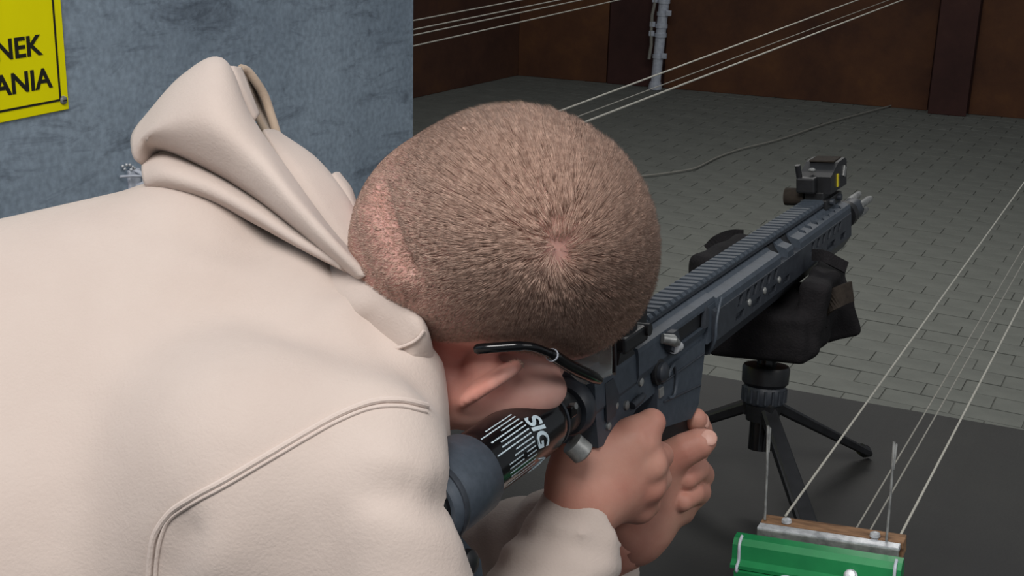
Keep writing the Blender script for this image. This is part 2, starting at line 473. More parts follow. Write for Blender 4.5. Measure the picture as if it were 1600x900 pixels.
# back wall and left wall of the range, steel panels with their joints
def wall(name, a, b, h, label, panels, thick=.08):
    a = np.array(a, float); b = np.array(b, float); t = (b-a)/np.linalg.norm(b-a); n = np.array([t[1], -t[0]])   # n faces the shooter
    L = np.linalg.norm(b-a)
    R = np.array([[t[0], -n[0], 0], [t[1], -n[1], 0], [0, 0, 1]])
    c = (a+b)/2 - n*(thick/2+.02)
    o = MB().box((c[0], c[1], h/2-.005), (L, thick, h), rot=R).build(name, MAT['rustC'], smooth=False)
    tag(o, label, kind='structure')
    for (s0, s1, proud, m) in panels:
        cc = a+t*(s0+s1)/2-n*(.02-proud)/1.0*.5+n*proud/2
        w = proud+.02
        cc = a+t*(s0+s1)/2+n*(proud-w/2)
        MB().box((cc[0], cc[1], h/2-.002), (s1-s0-.012, w, h-.006), rot=R, bev=.003).build('panel', MAT[m], o, smooth=False)
    return o, a, t, n
A0 = (-4.302, 8.397)
bt = unit(np.array([-1.15-(-4.302), 8.80-8.397])); B1 = np.array(A0)+bt*7.0
wb, wa, wt, wn = wall('wall_back', A0, B1, 3.0, 'dark brown rusty steel wall behind the range',
    [(0, .655, .0, 'rustB'), (.655, 1.05, .012, 'rustC'), (1.05, 2.78, .004, 'rustB'), (2.78, 3.02, .11, 'rustC'), (3.02, 4.6, .004, 'rustB'), (4.6, 6.9, .0, 'rustA')])
lt = unit(np.array([-4.302+4.416, 8.397-7.212])); A1 = np.array(A0)-lt*7.0; A2 = np.array(A0)+lt*.25
wall('wall_left', A1, A2, 3.0, 'dark brown wall along the left side of the range', [(0, 2.0, 0, 'rustA'), (2.0, 4.0, .004, 'rustC'), (4.0, 5.6, 0, 'rustA'), (5.6, 7.2, .004, 'rustA')])

# grey partition beside the shooter
PX = -1.19
def on_part(px, py):
    v = ray(px, py); return EYE+v*((PX-EYE[0])/v[0])
pe = on_part(646, 120)[1]
o = MB().box((PX-.018, (pe-.9)/2, 1.3), (.036, pe+.9, 2.6), bev=.002).build('wall_partition', MAT['concrete'], smooth=False)
tag(o, 'blue-grey concrete-look partition beside the shooter', kind='structure')

# ================================================================== SHOOTING TABLE
tb = empty('shooting_table', (-.25, 1.1, 0)); B = np.array((-.25, 1.1, 0))
tag(tb, 'charcoal shooting table under the tripod and the rifle', 'table')
e0, e1 = TE; ed = (e1-e0)/(e1-e0)[0]
x0, x1 = PX+.004, .95
fl = e0+ed*(x0-e0[0]); fr = e0+ed*(x1-e0[0])
top = [(x0, .965, TZ), (x1, .965, TZ), (x1, fr[1], TZ), (x0, fl[1], TZ)]
MB().loft([(a, b, TZ-.03) for a, b, _ in top], top).build('tabletop', MAT['table'], tb, smooth=False, origin=B)
for x in (x0+.06, x1-.06):
    for y in (1.03, 1.36):
        MB().box((x, y, (TZ-.03)/2), (.05, .05, TZ-.03), bev=.004).build('leg', MAT['tableleg'], tb, smooth=False, origin=B)
MB().box(((x0+x1)/2, 1.03, TZ-.06), (x1-x0-.17, .03, .06)).build('apron', MAT['tableleg'], tb, smooth=False, origin=B)

# ================================================================== SIGN
s0 = on_part(105, 170); s1 = on_part(103, 0)
SW, SH = .46, .30
sy, sz = s0[1], s0[2]                                   # lower right corner
sg = empty('warning_sign', (PX, sy-SW/2, sz)); S = np.array((PX, sy-SW/2, sz))
tag(sg, 'yellow sign with black lettering screwed to the grey partition', 'sign')
MB().box((PX+.0015, sy-SW/2, sz+SH/2), (.003, SW, SH), bev=.0008).build('plate', MAT['yellow'], sg, smooth=False, origin=S)
bx = PX+.0033; m_ = .0115
for (ya, yb, za, zb) in ((sy-SW+m_, sy-m_, sz+m_, sz+m_+.0025), (sy-SW+m_, sy-m_, sz+SH-m_-.0025, sz+SH-m_),
                         (sy-m_-.0025, sy-m_, sz+m_, sz+SH-m_), (sy-SW+m_, sy-SW+m_+.0025, sz+m_, sz+SH-m_)):
    MB().box((bx, (ya+yb)/2, (za+zb)/2), (.0008, yb-ya, zb-za)).build('border_line', MAT['ink'], sg, smooth=False, origin=S)
for (y, z) in ((sy-.0085, sz+.012), (sy-SW+.0085, sz+.012), (sy-.0085, sz+SH-.012), (sy-SW+.0085, sz+SH-.012)):
    b_ = MB().lathe([(0,.0052),(.0018,.005),(.003,.0035),(.0034,.001)], (PX+.003, y, z), (1,0,0), 16).build('screw', MAT['dullsteel'], sg, origin=S)
    MB().box((PX+.0066, y, z), (.0006, .006, .0012)).build('slot', MAT['ink'], b_, smooth=False, origin=S)
def text_mesh(body, size, extrude, offset=0.0, align='RIGHT', shear=0.0, spacing=1.0):
    cu = bpy.data.curves.new('txt', 'FONT'); cu.body = body; cu.size = size; cu.extrude = extrude; cu.offset = offset
    cu.align_x = align; cu.shear = shear; cu.space_character = spacing; cu.resolution_u = 4
    ob = bpy.data.objects.new('txt', cu); COL.objects.link(ob)
    bpy.context.view_layer.update()
    me = bpy.data.meshes.new_from_object(ob.evaluated_get(bpy.context.evaluated_depsgraph_get()))
    bpy.data.objects.remove(ob); bpy.data.curves.remove(cu); return me
def sign_text(body, px, py, cap_px, xs):
    p = on_part(px, py); d = project(p)[2]
    cap = (on_part(px, py-cap_px)[2]-p[2])
    me = text_mesh(body, cap/.70, .0004, .0007, 'RIGHT')
    for v in me.vertices:
        x, y, z = v.co; v.co = (PX+.0033+z-S[0], p[1]+x*xs-S[1], p[2]+y-S[2])
    o = link('lettering', me, MAT['ink'], sg, smooth=False); o['label'] = 'black printed word %s' % body
sign_text('KIERUNEK', 62, 84, 31, 1.10)
sign_text('STRZELANIA', 78, 135, 31, 1.10)

# white cable hook on the partition
hk = on_part(196, 272); hb = empty('wall_hook', hk); tag(hb, 'small white hook with beaded chain on grey partition', 'hook')
def hp(px, py, off): p = on_part(px, py)-hk; return p+np.array([off,0,0])
MB().tube([hp(182,275,.006), hp(195,273,.012), hp(207,273,.014), hp(212,276,.012)], .0017, 10).build('hook_bar', MAT['whiteplastic'], hb)
MB().tube([hp(205,264,.002), hp(209,268,.010), hp(213,274,.013), hp(213,284,.012), hp(209,290,.004)], .0026, 10).build('hook_arm', MAT['whiteplastic'], hb)
MB().box(hp(208,282,.002), (.006,.02,.03), bev=.002).build('base_plate', MAT['whiteplastic'], hb, smooth=False)
for (a, b) in ((187,259),(190,263),(193,257),(198,257),(202,260),(200,264),(205,262)):
    MB().ball(hp(a,b,.005), .0022, 10).build('bead', MAT['steel'], hb)

# white pipe on the back wall
def on_back(px, py, off=.0):
    v = ray(px, py)[:2]; t = ((wa+wn*off-EYE[:2])@wn)/(v@wn); return EYE+ray(px, py)*t
p0 = on_back(1024, 127, .10); p0[2] = .005
pt = on_back(1038, 0, .10)
pd = empty('wall_pipe', p0); tag(pd, 'white pipe with cable ties standing against the brown back wall', 'pipe')
up = (pt-p0)/(pt-p0)[2]
def pp(z): return up*z
MB().tube([pp(0), pp(.03), pp(.5), pp(1.0), pp(2.6)], [.037,.033,.034,.036,.036], 20).build('pipe', MAT['whiteplastic'], pd)
MB().lathe([(0,.045),(.02,.045),(.05,.037)], pp(0), (0,0,1), 20).build('foot', MAT['whiteplastic'], pd)
for k, z in enumerate((.22,.36,.42,.50,.58,.68,.80,.95)):
    c = pp(z); s = -1 if k % 3 else 1
    bnd = MB().lathe([(-.012,.040),(.012,.040)], c, (0,0,1), 18).build('cable_tie', MAT['whiteplastic'], pd)
    MB().box(c+np.array([.052*s, -.03, .01]), (.035, .02, .035), bev=.004).build('tie_end', MAT['whiteplastic'], bnd, smooth=False)
MB().tube([pp(z)+np.array([-.055-.008*math.sin(z*17), -.03, 0]) for z in np.linspace(.2, 2.4, 24)], .011, 8).build('cable', MAT['darkcord'], pd)

# ================================================================== TARGET LINES
def line(name, pts, r, m, label, group=None):
    pts = [np.array(p) for p in pts]; o0 = pts[0]
    o = MB().tube([p-o0 for p in pts], r, 8).build(name, MAT[m]); o.location = tuple(o0)
    tag(o, label, 'cord', group or ('target cords of the range' if name == 'target_line' else None)); return o
def lane(X, z, y0, y1, sag=.012, n=14):
    return [(X, y0+(y1-y0)*t, z-sag*4*t*(1-t)) for t in np.linspace(0, 1, n)]
YB = 8.55
LZ = .97
line('target_line', lane(-.256, LZ, 1.022, YB, .0), .0011, 'cord', 'taut pale cord from the left end of the green target clamp')
line('target_line', lane(-.163, LZ, 1.03, YB, .0), .0011, 'cord', 'taut pale cord from the right end of the green target clamp')
line('target_line', lane(-.199, LZ-.003, 1.033, YB, .0), .0008, 'darkcord', 'left of the two thin inner cords behind the green target clamp')
line('target_line', lane(-.188, LZ-.003, 1.033, YB, .0), .0008, 'darkcord', 'right of the two thin inner cords behind the green target clamp')
def lane_px(p1, p2, z):
    a = at_z(*p1, z); b = at_z(*p2, z); t = (b-a)/(b-a)[1]
    return [a+t*(y-a[1]) for y in np.linspace(a[1]-1.35, YB-.05, 12)]
line('target_line', lane_px((876,173), (1340,0), LZ), .0022, 'cord', 'upper cord of the three crossing above the head')
line('target_line', lane_px((890,187), (1362,10), LZ), .0013, 'darkcord', 'thin middle cord of the three crossing above the head')
line('target_line', lane_px((903,195), (1410,0), LZ), .0024, 'cord', 'lowest and brightest cord of the three crossing above the head')
for k, (a, b, n_) in enumerate((((652,31),(812,1),'topmost'), ((652,45),(860,5),'second'), ((651,54),(905,4),'third'), ((650,71),(964,0),'lowest'))):
    A_ = at_z(*a, LZ); t = np.array((-.028, 1.0, 0))
    line('target_line', [A_+t*(y-A_[1]) for y in np.linspace(A_[1]-1.2, 8.2, 10)], .0021, 'darkcord', '%s of four cords running out from behind the partition edge' % n_)
fp = [at_z(a, b, .012) for a, b in ((955,286),(985,277),(1030,272),(1070,266),(1090,261),(1120,246),(1160,232),(1220,217),(1300,190),(1400,163))]
line('floor_string', cat_rom(fp, 40), .0045, 'darkcord', 'slack pale string lying across the paving beyond the rifle')

# ================================================================== TARGET CLAMP
cb = np.array((-.217, 1.02, .945)); tc = empty('target_clamp', cb)
tag(tc, 'green target clamp with wooden bar hanging from the cords', 'target clamp')
wl, wr = at(1190,812,1.15), at(1413,845,1.10)
gl, gr = at(1147,856,1.128), at(1409,898,1.074)
cd = unit(wr-wl); cy = unit(np.cross((0,0,1), cd)); cz = np.cross(cd, cy); RC = np.array([cd, cy, cz]).T
def cbox(name, a, b, wy, hz, m, dy=0, dz=0, bev=.0008, ext=0, parent=None):
    a = np.array(a); b = np.array(b); c = (a+b)/2+cy*dy+cz*dz
    return MB().box(c, (np.linalg.norm(b-a)+ext, wy, hz), rot=RC, bev=bev).build(name, MAT[m], parent or tc, smooth=False, origin=cb)
cbox('wooden_bar', wl, wr, .016, .014, 'wood', dy=.004, dz=-.007)
cbox('metal_strip', at(1186,824,1.142), at(1405,861,1.090), .010, .005, 'steel', dz=.001)
cbox('metal_strip', at(1186,824,1.142), at(1405,861,1.090), .003, .012, 'dullsteel', dy=-.004, dz=-.004)
for (px, py, d) in ((1229,818,1.142), (1367,840,1.108)):
    c = at(px, py, d); s_ = MB().lathe([(0,.0035),(.006,.0035),(.0065,.0045),(.009,.004),(.010,.002)], c-cz*.005, cz, 14).build('screw', MAT['steel'], tc, origin=cb)
for (a, b, d) in (((1195,812),(1200,665),1.145), ((1385,845),(1397,690),1.10)):
    P0 = at(*a, d); P1 = at(*b, d-.0)
    MB().tube([P0, P0+(P1-P0)*.5+cd*.0005, P1, P1+cd*.0018-cz*.002, P0+(P1-P0)*.72+cd*.0014], [.0011,.0011,.0012,.0012,.0008], 8).build('wire_pin', MAT['dullsteel'], tc, origin=cb)
gd = unit(gr-gl); gy = unit(np.cross((0,0,1), gd)); gz = np.cross(gd, gy)
sec = [(-.013,-.012),(-.013,-.009),(-.007,-.006),(-.005,.006),(.0,.010),(.010,.010),(.012,.007),(.012,-.004),(.006,-.012)]
ga = [gl+gy*y+gz*z for y, z in sec]; gb2 = [gr+gy*y+gz*z for y, z in sec]
gbar = MB().loft(ga, gb2).build('green_bar', MAT['green'], tc, smooth=False, origin=cb)
cl_ = [gl+gd*.004-gy*.012-gz*.015, gr-gd*.004-gy*.012-gz*.015]
MB().loft([cl_[0]+gy*y+gz*z for y, z in ((-.004,-.004),(.012,-.004),(.012,.002),(-.004,.002))], [cl_[1]+gy*y+gz*z for y, z in ((-.004,-.004),(.012,-.004),(.012,.002),(-.004,.002))]).build('lower_flange', MAT['green'], gbar, smooth=False, origin=cb)
for t in (.045, .965):
    c = gl+(gr-gl)*t
    lp = [c+gy*y+gz*z for y, z in ((.002,.0112),(-.0062,.0075),(-.0085,-.006),(-.0150,-.009),(-.0155,-.013),(-.004,-.0145))]
    MB().tube(cat_rom(lp, 20), .0013, 8).build('zip_tie', MAT['whiteplastic'], tc, origin=cb)
c = gl+(gr-gl)*.72-gy*.009+gz*-.004
MB().lathe([(0,.0055),(.003,.0055),(.004,.0042),(.0065,.0038),(.007,.001)], c, -gy+gz*.8, 14).build('bolt', MAT['steel'], tc, origin=cb)
sc = gl+(gr-gl)*.33-gy*.013-gz*.014
for pts in ([(-.010,-.014),(.0,.0),(.006,.0015),(.010,-.004),(.016,-.010),(.026,-.006),(.032,.0)], [(-.004,-.014),(.004,-.006),(.010,.0),(.004,.003),(-.002,.001),(.006,-.008),(.014,-.016)]):
    MB().tube(cat_rom([sc+gd*a+gz*b-gy*.001 for a, b in pts], 30), .0011, 8).build('white_string', MAT['whiteplastic'], tc, origin=cb)

# ================================================================== TRIPOD
TG = np.array((-.336, 1.208, TZ)); tp = empty('tripod', TG); tag(tp, 'small black tripod standing on the table holding the rifle rest', 'tripod')
TS = .93
tdir = unit(np.array((-.367,1.313,1.049))-np.array((-.360,1.292,.916)))
tp.scale = (TS, TS, TS)
hub = np.array((0, 0, .121))
def tl(z): return hub+tdir*(z-.121)/tdir[2]
MB().cyl(tl(.062), tl(.20), .0105, n=24).build('centre_column', MAT['gloss'], tp)
MB().lathe([(0,.0215),(.003,.0245),(.018,.0250),(.021,.0235),(.0215,.012)], tl(.121), tdir, 28).build('hub_collar', MAT['black'], tp)
ring = MB().lathe([(0,.021),(.002,.0225),(.017,.0225),(.019,.021)], tl(.1015), tdir, 28).build('clamp_ring', MAT['gundark'], tp)
for k in range(18):
    an = 2*math.pi*k/18
    s = unit(np.cross(tdir, (1,0,0))); s2 = np.cross(tdir, s)
    dd = math.cos(an)*s+math.sin(an)*s2
    MB().tube([tl(.104)+dd*.0225, tl(.118)+dd*.0225], .0016, 6).build('grip_rib', MAT['gundark'], ring)
MB().lathe([(0,.017),(.012,.019),(.018,.020)], tl(.083), tdir, 24).build('leg_socket', MAT['black'], tp)
MB().cyl(tl(.052), tl(.085), .0125, n=22).build('column_end', MAT['gloss'], tp)
for (fx, fy) in ((.090,.144), (.111,-.139), (-.174,.001)):
    ft = np.array((fx, fy, 0.0)); st = tl(.098)+unit(np.array([ft[0], ft[1], 0]))*.012
    dirl = unit(ft-st); wd = unit(np.cross(dirl, (0,0,1))); nl = np.cross(wd, dirl)
    end = ft-dirl*.014+np.array([0,0,.004])
    def ring_(p, w_, t_): return [p+wd*a*w_+nl*b*t_ for a, b in ((-1,-.6),(-.7,-1),(.7,-1),(1,-.6),(1,.6),(.7,1),(-.7,1),(-1,.6))]
    lg = MB().loft(ring_(st, .0085, .0065), ring_(end, .0105, .0045)).build('leg', MAT['black'], tp, smooth=False)
    MB().tube([end-dirl*.006, end+dirl*.003, end+dirl*.014], [.0065,.0075,.0030], 14).build('rubber_foot', MAT['black'], lg)
    MB().box(st, (.016,.018,.022), bev=.003).build('leg_hinge', MAT['black'], lg, smooth=False)

# ================================================================== RIFLE
RA = at(985, 497, .92*SIZE); RBp = at(1325, 277, 1.36*SIZE)
rx = unit(RBp-RA); ry = unit(np.cross((0,0,1), rx)); rz = np.cross(rx, ry)
cant = math.radians(-6); ry, rz = math.cos(cant)*ry+math.sin(cant)*rz, -math.sin(cant)*ry+math.cos(cant)*rz
RM = Matrix.Identity(4)
for i in range(3): RM[i][0], RM[i][1], RM[i][2], RM[i][3] = rx[i]*SIZE, ry[i]*SIZE, rz[i]*SIZE, RA[i]
rf = empty('air_rifle', RA, RM)
tag(rf, 'grey air rifle with black gas bottle stock resting on the tripod', 'rifle')
def rl(P): return RA+SIZE*(P[0]*rx+P[1]*ry+P[2]*rz)             # rifle -> room
def mirror(sec): return sec+[(-y, z) for y, z in reversed(sec)]
def cut(me_mb, cutter, name, mat, parent, angle=30):
    a = me_mb.build(name, mat, parent, smooth=False); c = cutter.build('cutter', mat, None, smooth=False)
    c.matrix_world = RM; bpy.context.view_layer.update()
    md = a.modifiers.new('b', 'BOOLEAN'); md.operation = 'DIFFERENCE'; md.object = c; md.solver = 'EXACT'
    dg = bpy.context.evaluated_depsgraph_get()
    me = bpy.data.meshes.new_from_object(a.evaluated_get(dg)); me.name = name
    a.modifiers.clear(); a.data = me; me.materials.clear(); me.materials.append(mat)
    bpy.data.objects.remove(c); return a

# rail with its teeth
rail = MB().xprism(mirror([(-.0060,-.0095),(-.0100,-.0060),(-.0100,-.0034),(-.0075,-.0030)]), -.004, .46).build('top_rail', MAT['gundark'], rf, smooth=False)
tooth = MB().xprism(mirror([(-.0085,-.0034),(-.0106,-.0034),(-.0106,-.0022),(-.0086,0.0)]), -.0028, .0028).mesh('rail_tooth')
tooth.materials.append(MAT['gun'])
for k in range(46):
    t_ = bpy.data.objects.new('rail_tooth', tooth); COL.objects.link(t_); t_.parent = rail; t_.location = (.002+k*.010, 0, 0)
# upper receiver
cutr = MB().box((.060, -.020, -.0235), (.058, .012, .0125))
cut(MB().xprism(mirror([(-.0100,-.0075),(-.0125,-.0095),(-.0185,-.0115),(-.0190,-.0150),(-.0190,-.030),(-.0165,-.036)]), -.030, .108), cutr, 'upper_receiver', MAT['gun'], rf)
MB().xprism(mirror([(-.0100,-.0078),(-.0120,-.0100),(-.0165,-.0135),(-.0170,-.017),(-.0170,-.034),(-.0150,-.038)]), -.092, -.030).build('receiver_rear', MAT['gun'], rf, smooth=False)
MB().box((.060,-.0150,-.0235), (.056,.002,.0120), bev=.0004).build('bolt_carrier', MAT['black'], rf, smooth=False)
MB().yprism([(.088,-.014),(.094,-.018),(.092,-.030),(.084,-.030)], -.0205, -.017).build('port_door', MAT['gundark'], rf, smooth=False)
# case deflector and forward assist
MB().yprism([(.016,-.013),(.024,-.013),(.030,-.026),(.020,-.030),(.012,-.024)], -.0245, -.018).build('case_deflector', MAT['gundark'], rf, smooth=False)
MB().tube([(.006,-.0205,-.0145),(.011,-.0255,-.0165),(.020,-.0250,-.0215)], [.0035,.0042,.003], 12).build('forward_assist', MAT['dullsteel'], rf)
MB().cyl((.017,-.024,-.0245), (.030,-.0225,-.027), .0040, .0034, 14).build('assist_tube', MAT['steel'], rf)
# upper shroud beside the rail
sh = mirror([(-.0100,-.0080),(-.0125,-.0105),(-.0205,-.0130),(-.0220,-.0160),(-.0220,-.0215)])
MB().xprism(sh, .108, .252).build('upper_shroud', MAT['gun'], rf, smooth=False)
MB().xprism(mirror([(-.0090,-.0085),(-.0105,-.0120),(-.0135,-.0160),(-.0135,-.0215)]), .252, .312).build('shroud_core', MAT['black'], rf, smooth=False)
MB().xprism(sh, .270, .286).build('shroud_band', MAT['gun'], rf, smooth=False)
slots = MB()
for k in range(7):
    slots.box((.330+k*.018, -.0150, -.0105), (.0075, .0065, .012), rot=np.array([[math.cos(.5),-math.sin(.5),0],[math.sin(.5),math.cos(.5),0],[0,0,1]]))
cut(MB().xprism(sh, .304, .46), slots, 'front_shroud', MAT['gun'], rf)
# handguard with angled vents and slots
sl = MB()
def para(x, z0, z1, w, lean):                          # leaning slot through the right and the left wall
    for s in (-1, 1):
        sl.loft([(x-w/2, s*.030, z0), (x+w/2, s*.030, z0), (x+w/2+lean, s*.030, z1), (x-w/2+lean, s*.030, z1)],
                [(x-w/2, s*.0195, z0), (x+w/2, s*.0195, z0), (x+w/2+lean, s*.0195, z1), (x-w/2+lean, s*.0195, z1)])
for k in range(6): para(.150+k*.0165, -.0305, -.0225, .0085, .006)
for k in range(6): para(.335+k*.0165, -.0305, -.0228, .0085, .005)
for xx, ww in ((.150,.018),(.188,.020),(.226,.020),(.262,.018),(.352,.026),(.392,.026),(.430,.016)): para(xx, -.0405, -.0350, ww, .002)
hg = cut(MB().xprism(mirror([(-.0200,-.0200),(-.0226,-.0216),(-.0226,-.0440),(-.0150,-.0560)]), .100, .46), sl, 'handguard', MAT['gundark'], rf)
MB().xprism(mirror([(-.0150,-.0210),(-.0188,-.0225),(-.0188,-.0430),(-.0120,-.0520)]), .102, .456).build('handguard_liner', MAT['black'], rf, smooth=False)
MB().tube(cat_rom([(.112,-.0228,-.0135),(.104,-.0232,-.022),(.099,-.0232,-.032),(.098,-.0225,-.043),(.101,-.0160,-.055)], 16), .0011, 8).build('handguard_lip', MAT['gun'], rf)
MB().yprism([(.094,-.016),(.110,-.016),(.104,-.030),(.103,-.044),(.090,-.044)], -.0195, .0195).build('barrel_trunnion', MAT['gun'], rf, smooth=False)
for xx, zz in ((.172,-.0335), (.208,-.0335), (.244,-.0335)):
    MB().lathe([(0,.0030),(.0012,.0029),(.0018,.0020),(.002,.0005)], (xx, -.0222, zz), (0,-1,0), 14).build('handguard_screw', MAT['dullsteel'], rf)
# barrel and flash hider
MZ = -.036
MB().cyl((.10,0,MZ), (.535,0,MZ), .0085, n=24).build('barrel', MAT['black'], rf)
MB().lathe([(0,.0135),(.012,.0135),(.016,.0100)], (.508,0,MZ), (1,0,0), 24).build('barrel_nut', MAT['black'], rf)
fh = MB().lathe([(0,.0095),(.010,.0110),(.016,.0110)], (.532,0,MZ), (1,0,0), 24).build('flash_hider', MAT['gundark'], rf)
for k in range(4):
    an = math.pi/4+k*math.pi/2+.35
    c = np.array([0, math.cos(an), math.sin(an)])*.0085
    MB().tube([np.array((.544,0,MZ))+c, np.array((.574,0,MZ))+c, np.array((.584,0,MZ))+c*1.05], [.0040,.0040,.0024], 10).build('prong', MAT['dullsteel'], fh)
# rear sight folded on the rail, charging handle
rs = MB().box((-.046,-.015,.0010), (.036,.022,.011), bev=.002).build('rear_sight', MAT['black'], rf, smooth=False)
MB().lathe([(0,.0105),(.006,.0105),(.007,.008)], (-.044,-.014,.0060), (0,0,1), 24).build('sight_drum', MAT['black'], rs)
MB().yprism([(-.026,-.002),(-.008,-.006),(-.004,.012),(-.014,.015)], -.0150, .0085).build('sight_leaf', MAT['black'], rs, smooth=False)
MB().cyl((-.030,-.028,.003), (-.030,.015,.003), .0042, n=16).build('sight_knob', MAT['black'], rs)
MB().box((-.058,0,-.006), (.030,.020,.006), bev=.0015).build('charging_handle', MAT['black'], rf, smooth=False)
MB().yprism([(-.072,-.009),(-.046,-.009),(-.050,-.003),(-.068,-.002)], -.024, .024).build('charging_latch', MAT['black'], rf, smooth=False)
# red dot sight at the front
SX, SZ = .038, -.011
def sp(*p): return (p[0]+SX, p[1], p[2]+SZ)
sg2 = MB().box(sp(.398,0,.006), (.050,.026,.010), bev=.0015).build('red_dot_sight', MAT['black'], rf, smooth=False)
MB().box(sp(.398,0,.013), (.044,.018,.009), bev=.001).build('riser', MAT['black'], sg2, smooth=False)
MB().yprism([(a+SX, b+SZ) for a, b in ((.378,.016),(.430,.016),(.430,.040),(.424,.043),(.402,.042),(.386,.035),(.378,.032))], -.0155, .0155).build('housing', MAT['black'], sg2, smooth=False)
MB().box(sp(.4125,0,.0430), (.026,.024,.0016), bev=.0005).build('top_cover', MAT['webbing'], sg2, smooth=False)
MB().cyl(sp(.384,.011,.011), sp(.384,.030,.011), .0085, n=20).build('clamp_knob', MAT['webbing'], sg2)
MB().box(sp(.373,.006,.025), (.010,.018,.015), bev=.002).build('battery_box', MAT['black'], sg2, smooth=False)
MB().cyl(sp(.373,.013,.032), sp(.371,.014,.044), .0028, n=12).build('adjuster', MAT['black'], sg2)
MB().ball(sp(.383,.004,.0375), (.0035,.0035,.0020), 12).build('emitter', MAT['dullsteel'], sg2)
MB().box(sp(.399,-.0160,.0255), (.0040,.0012,.012)).build('yellow_mark', MAT['yellowmark'], sg2, smooth=False)
MB().box(sp(.422,-.0160,.030), (.006,.0010,.010), rot=np.array([[.9,0,.43],[0,1,0],[-.43,0,.9]])).build('grey_mark', MAT['dullsteel'], sg2, smooth=False)
for xx in (.386,.410): MB().cyl(sp(xx,-.0125,.007), sp(xx,-.0165,.007), .0032, n=14).build('mount_screw', MAT['gundark'], sg2)
# lower receiver and magazine
MB().yprism([(-.090,-.035),(.094,-.034),(.092,-.046),(.080,-.050),(-.030,-.054),(-.050,-.064),(-.088,-.060)], -.0155, .0155).build('lower_receiver', MAT['gun'], rf, smooth=False)
mw = MB().yprism([(.004,-.040),(.090,-.040),(.088,-.052),(.074,-.086),(.060,-.092),(-.004,-.078)], -.0178, .0178).build('magazine_well', MAT['gun'], rf, smooth=False)
MB().tube([(.010,-.0180,-.062),(.078,-.0180,-.072)], .0009, 6).build('groove', MAT['gundark'], mw)
MB().tube([(.008,-.0180,-.048),(.086,-.0180,-.050)], .0009, 6).build('groove', MAT['gundark'], mw)
mg = MB().yprism([(-.002,-.074),(.070,-.084),(.076,-.110),(.080,-.135),(.012,-.138),(.006,-.110)], -.0115, .0115).build('magazine', MAT['black'], rf, smooth=False)
MB().yprism([(.010,-.134),(.081,-.131),(.082,-.140),(.011,-.144)], -.0135, .0135).build('base_plate', MAT['black'], mg, smooth=False)
ct = MB().lathe([(0,.0070),(.004,.0070),(.0055,.0055),(.006,.001)], (.004,-.0180,-.038), (0,-1,0), 22).build('release_button', MAT['gundark'], rf)
MB().lathe([(0,.0092),(.0025,.0092),(.003,.008)], (.004,-.0165,-.038), (0,-1,0), 22).build('button_collar', MAT['black'], rf)
MB().box((.006,-.0175,-.0535), (.0075,.003,.007), bev=.0006).build('steel_tab', MAT['dullsteel'], rf, smooth=False)
MB().tube(cat_rom([(.018,-.0185,-.046),(.026,-.0195,-.040),(.031,-.0195,-.050),(.026,-.0195,-.062),(.018,-.0185,-.062)], 16), .0013, 8).build('bolt_catch', MAT['gun'], rf)
for (xx, zz, rr) in ((-.046,-.0455,.0032), (-.062,-.040,.0028), (-.022,-.037,.0030), (-.074,-.050,.0026)):
    MB().lathe([(0,rr),(.0015,rr),(.0022,rr*.6)], (xx,-.0155,zz), (0,-1,0), 14).build('receiver_pin', MAT['dullsteel'], rf)
MB().tube([(-.040,-.0175,-.048),(-.030,-.0190,-.046),(-.024,-.0185,-.0455)], [.0028,.0026,.0020], 10).build('safety_lever', MAT['gundark'], rf)
MB().yprism([(-.078,-.020),(-.066,-.020),(-.058,-.034),(-.066,-.046),(-.078,-.046)], -.0175, -.0165).build('side_plate', MAT['gundark'], rf, smooth=False)
tg = MB().tube(cat_rom([(-.012,0,-.070),(-.010,0,-.092),(-.030,0,-.098),(-.046,0,-.090),(-.048,0,-.066)], 18), .0028, 8).build('trigger_guard', MAT['black'], rf)
MB().tube(cat_rom([(-.030,0,-.056),(-.026,0,-.074),(-.030,0,-.088)], 8), .0024, 8).build('trigger', MAT['black'], rf)
gp = [(-.080,-.056),(-.050,-.060),(-.056,-.085),(-.072,-.140),(-.098,-.138),(-.086,-.090)]
MB().yprism(gp, -.0105, .0105).build('pistol_grip', MAT['black'], rf, smooth=False)
# end plate, valve and gas bottle
MB().lathe([(0,.0165),(.004,.0185),(.010,.0185),(.012,.0175)], (-.104,0,-.031), (1,0,0), 28).build('end_ring', MAT['gundark'], rf)
vb = MB().lathe([(0,.0135),(.006,.0155),(.018,.0150),(.022,.012)], (-.126,0,-.030), (1,0,0), 24).build('valve_body', MAT['black'], rf)
MB().lathe([(0,.0075),(.010,.0078),(.0115,.006)], (-.113,-.010,-.048), (.35,-.55,-.75), 18).build('valve_knob', MAT['dullsteel'], vb)
MB().box((-.120,-.0145,-.024), (.008,.004,.007), bev=.0008).build('valve_clip', MAT['gloss'], vb, smooth=False)
MB().cyl((-.118,-.013,-.022), (-.118,-.0170,-.021), .0022, n=10).build('valve_screw', MAT['dullsteel'], vb)
BZ, BR = -.0275, .0200
bt_ = MB().lathe([(.130,.0120),(.126,.0150),(.118,.0185),(.110,BR),(-.02,BR),(-.03,BR)][::-1], (-.250,0,BZ), (1,0,0), 48).build('gas_bottle', MAT['gloss'], rf)
MB().lathe([(.118,.0190),(.1195,.0192),(.121,.0184)], (-.250,0,BZ), (1,0,0), 40).build('bottle_rim', MAT['gundark'], bt_)
def on_bottle(xa, ang, lift=.0002):                     # ang: 0 at top, growing towards the right side and below
    return (xa, -(BR+lift)*math.sin(ang), BZ+(BR+lift)*math.cos(ang))
me = text_mesh('SIG', .0146, .0, .00045, 'LEFT', .25, .98)
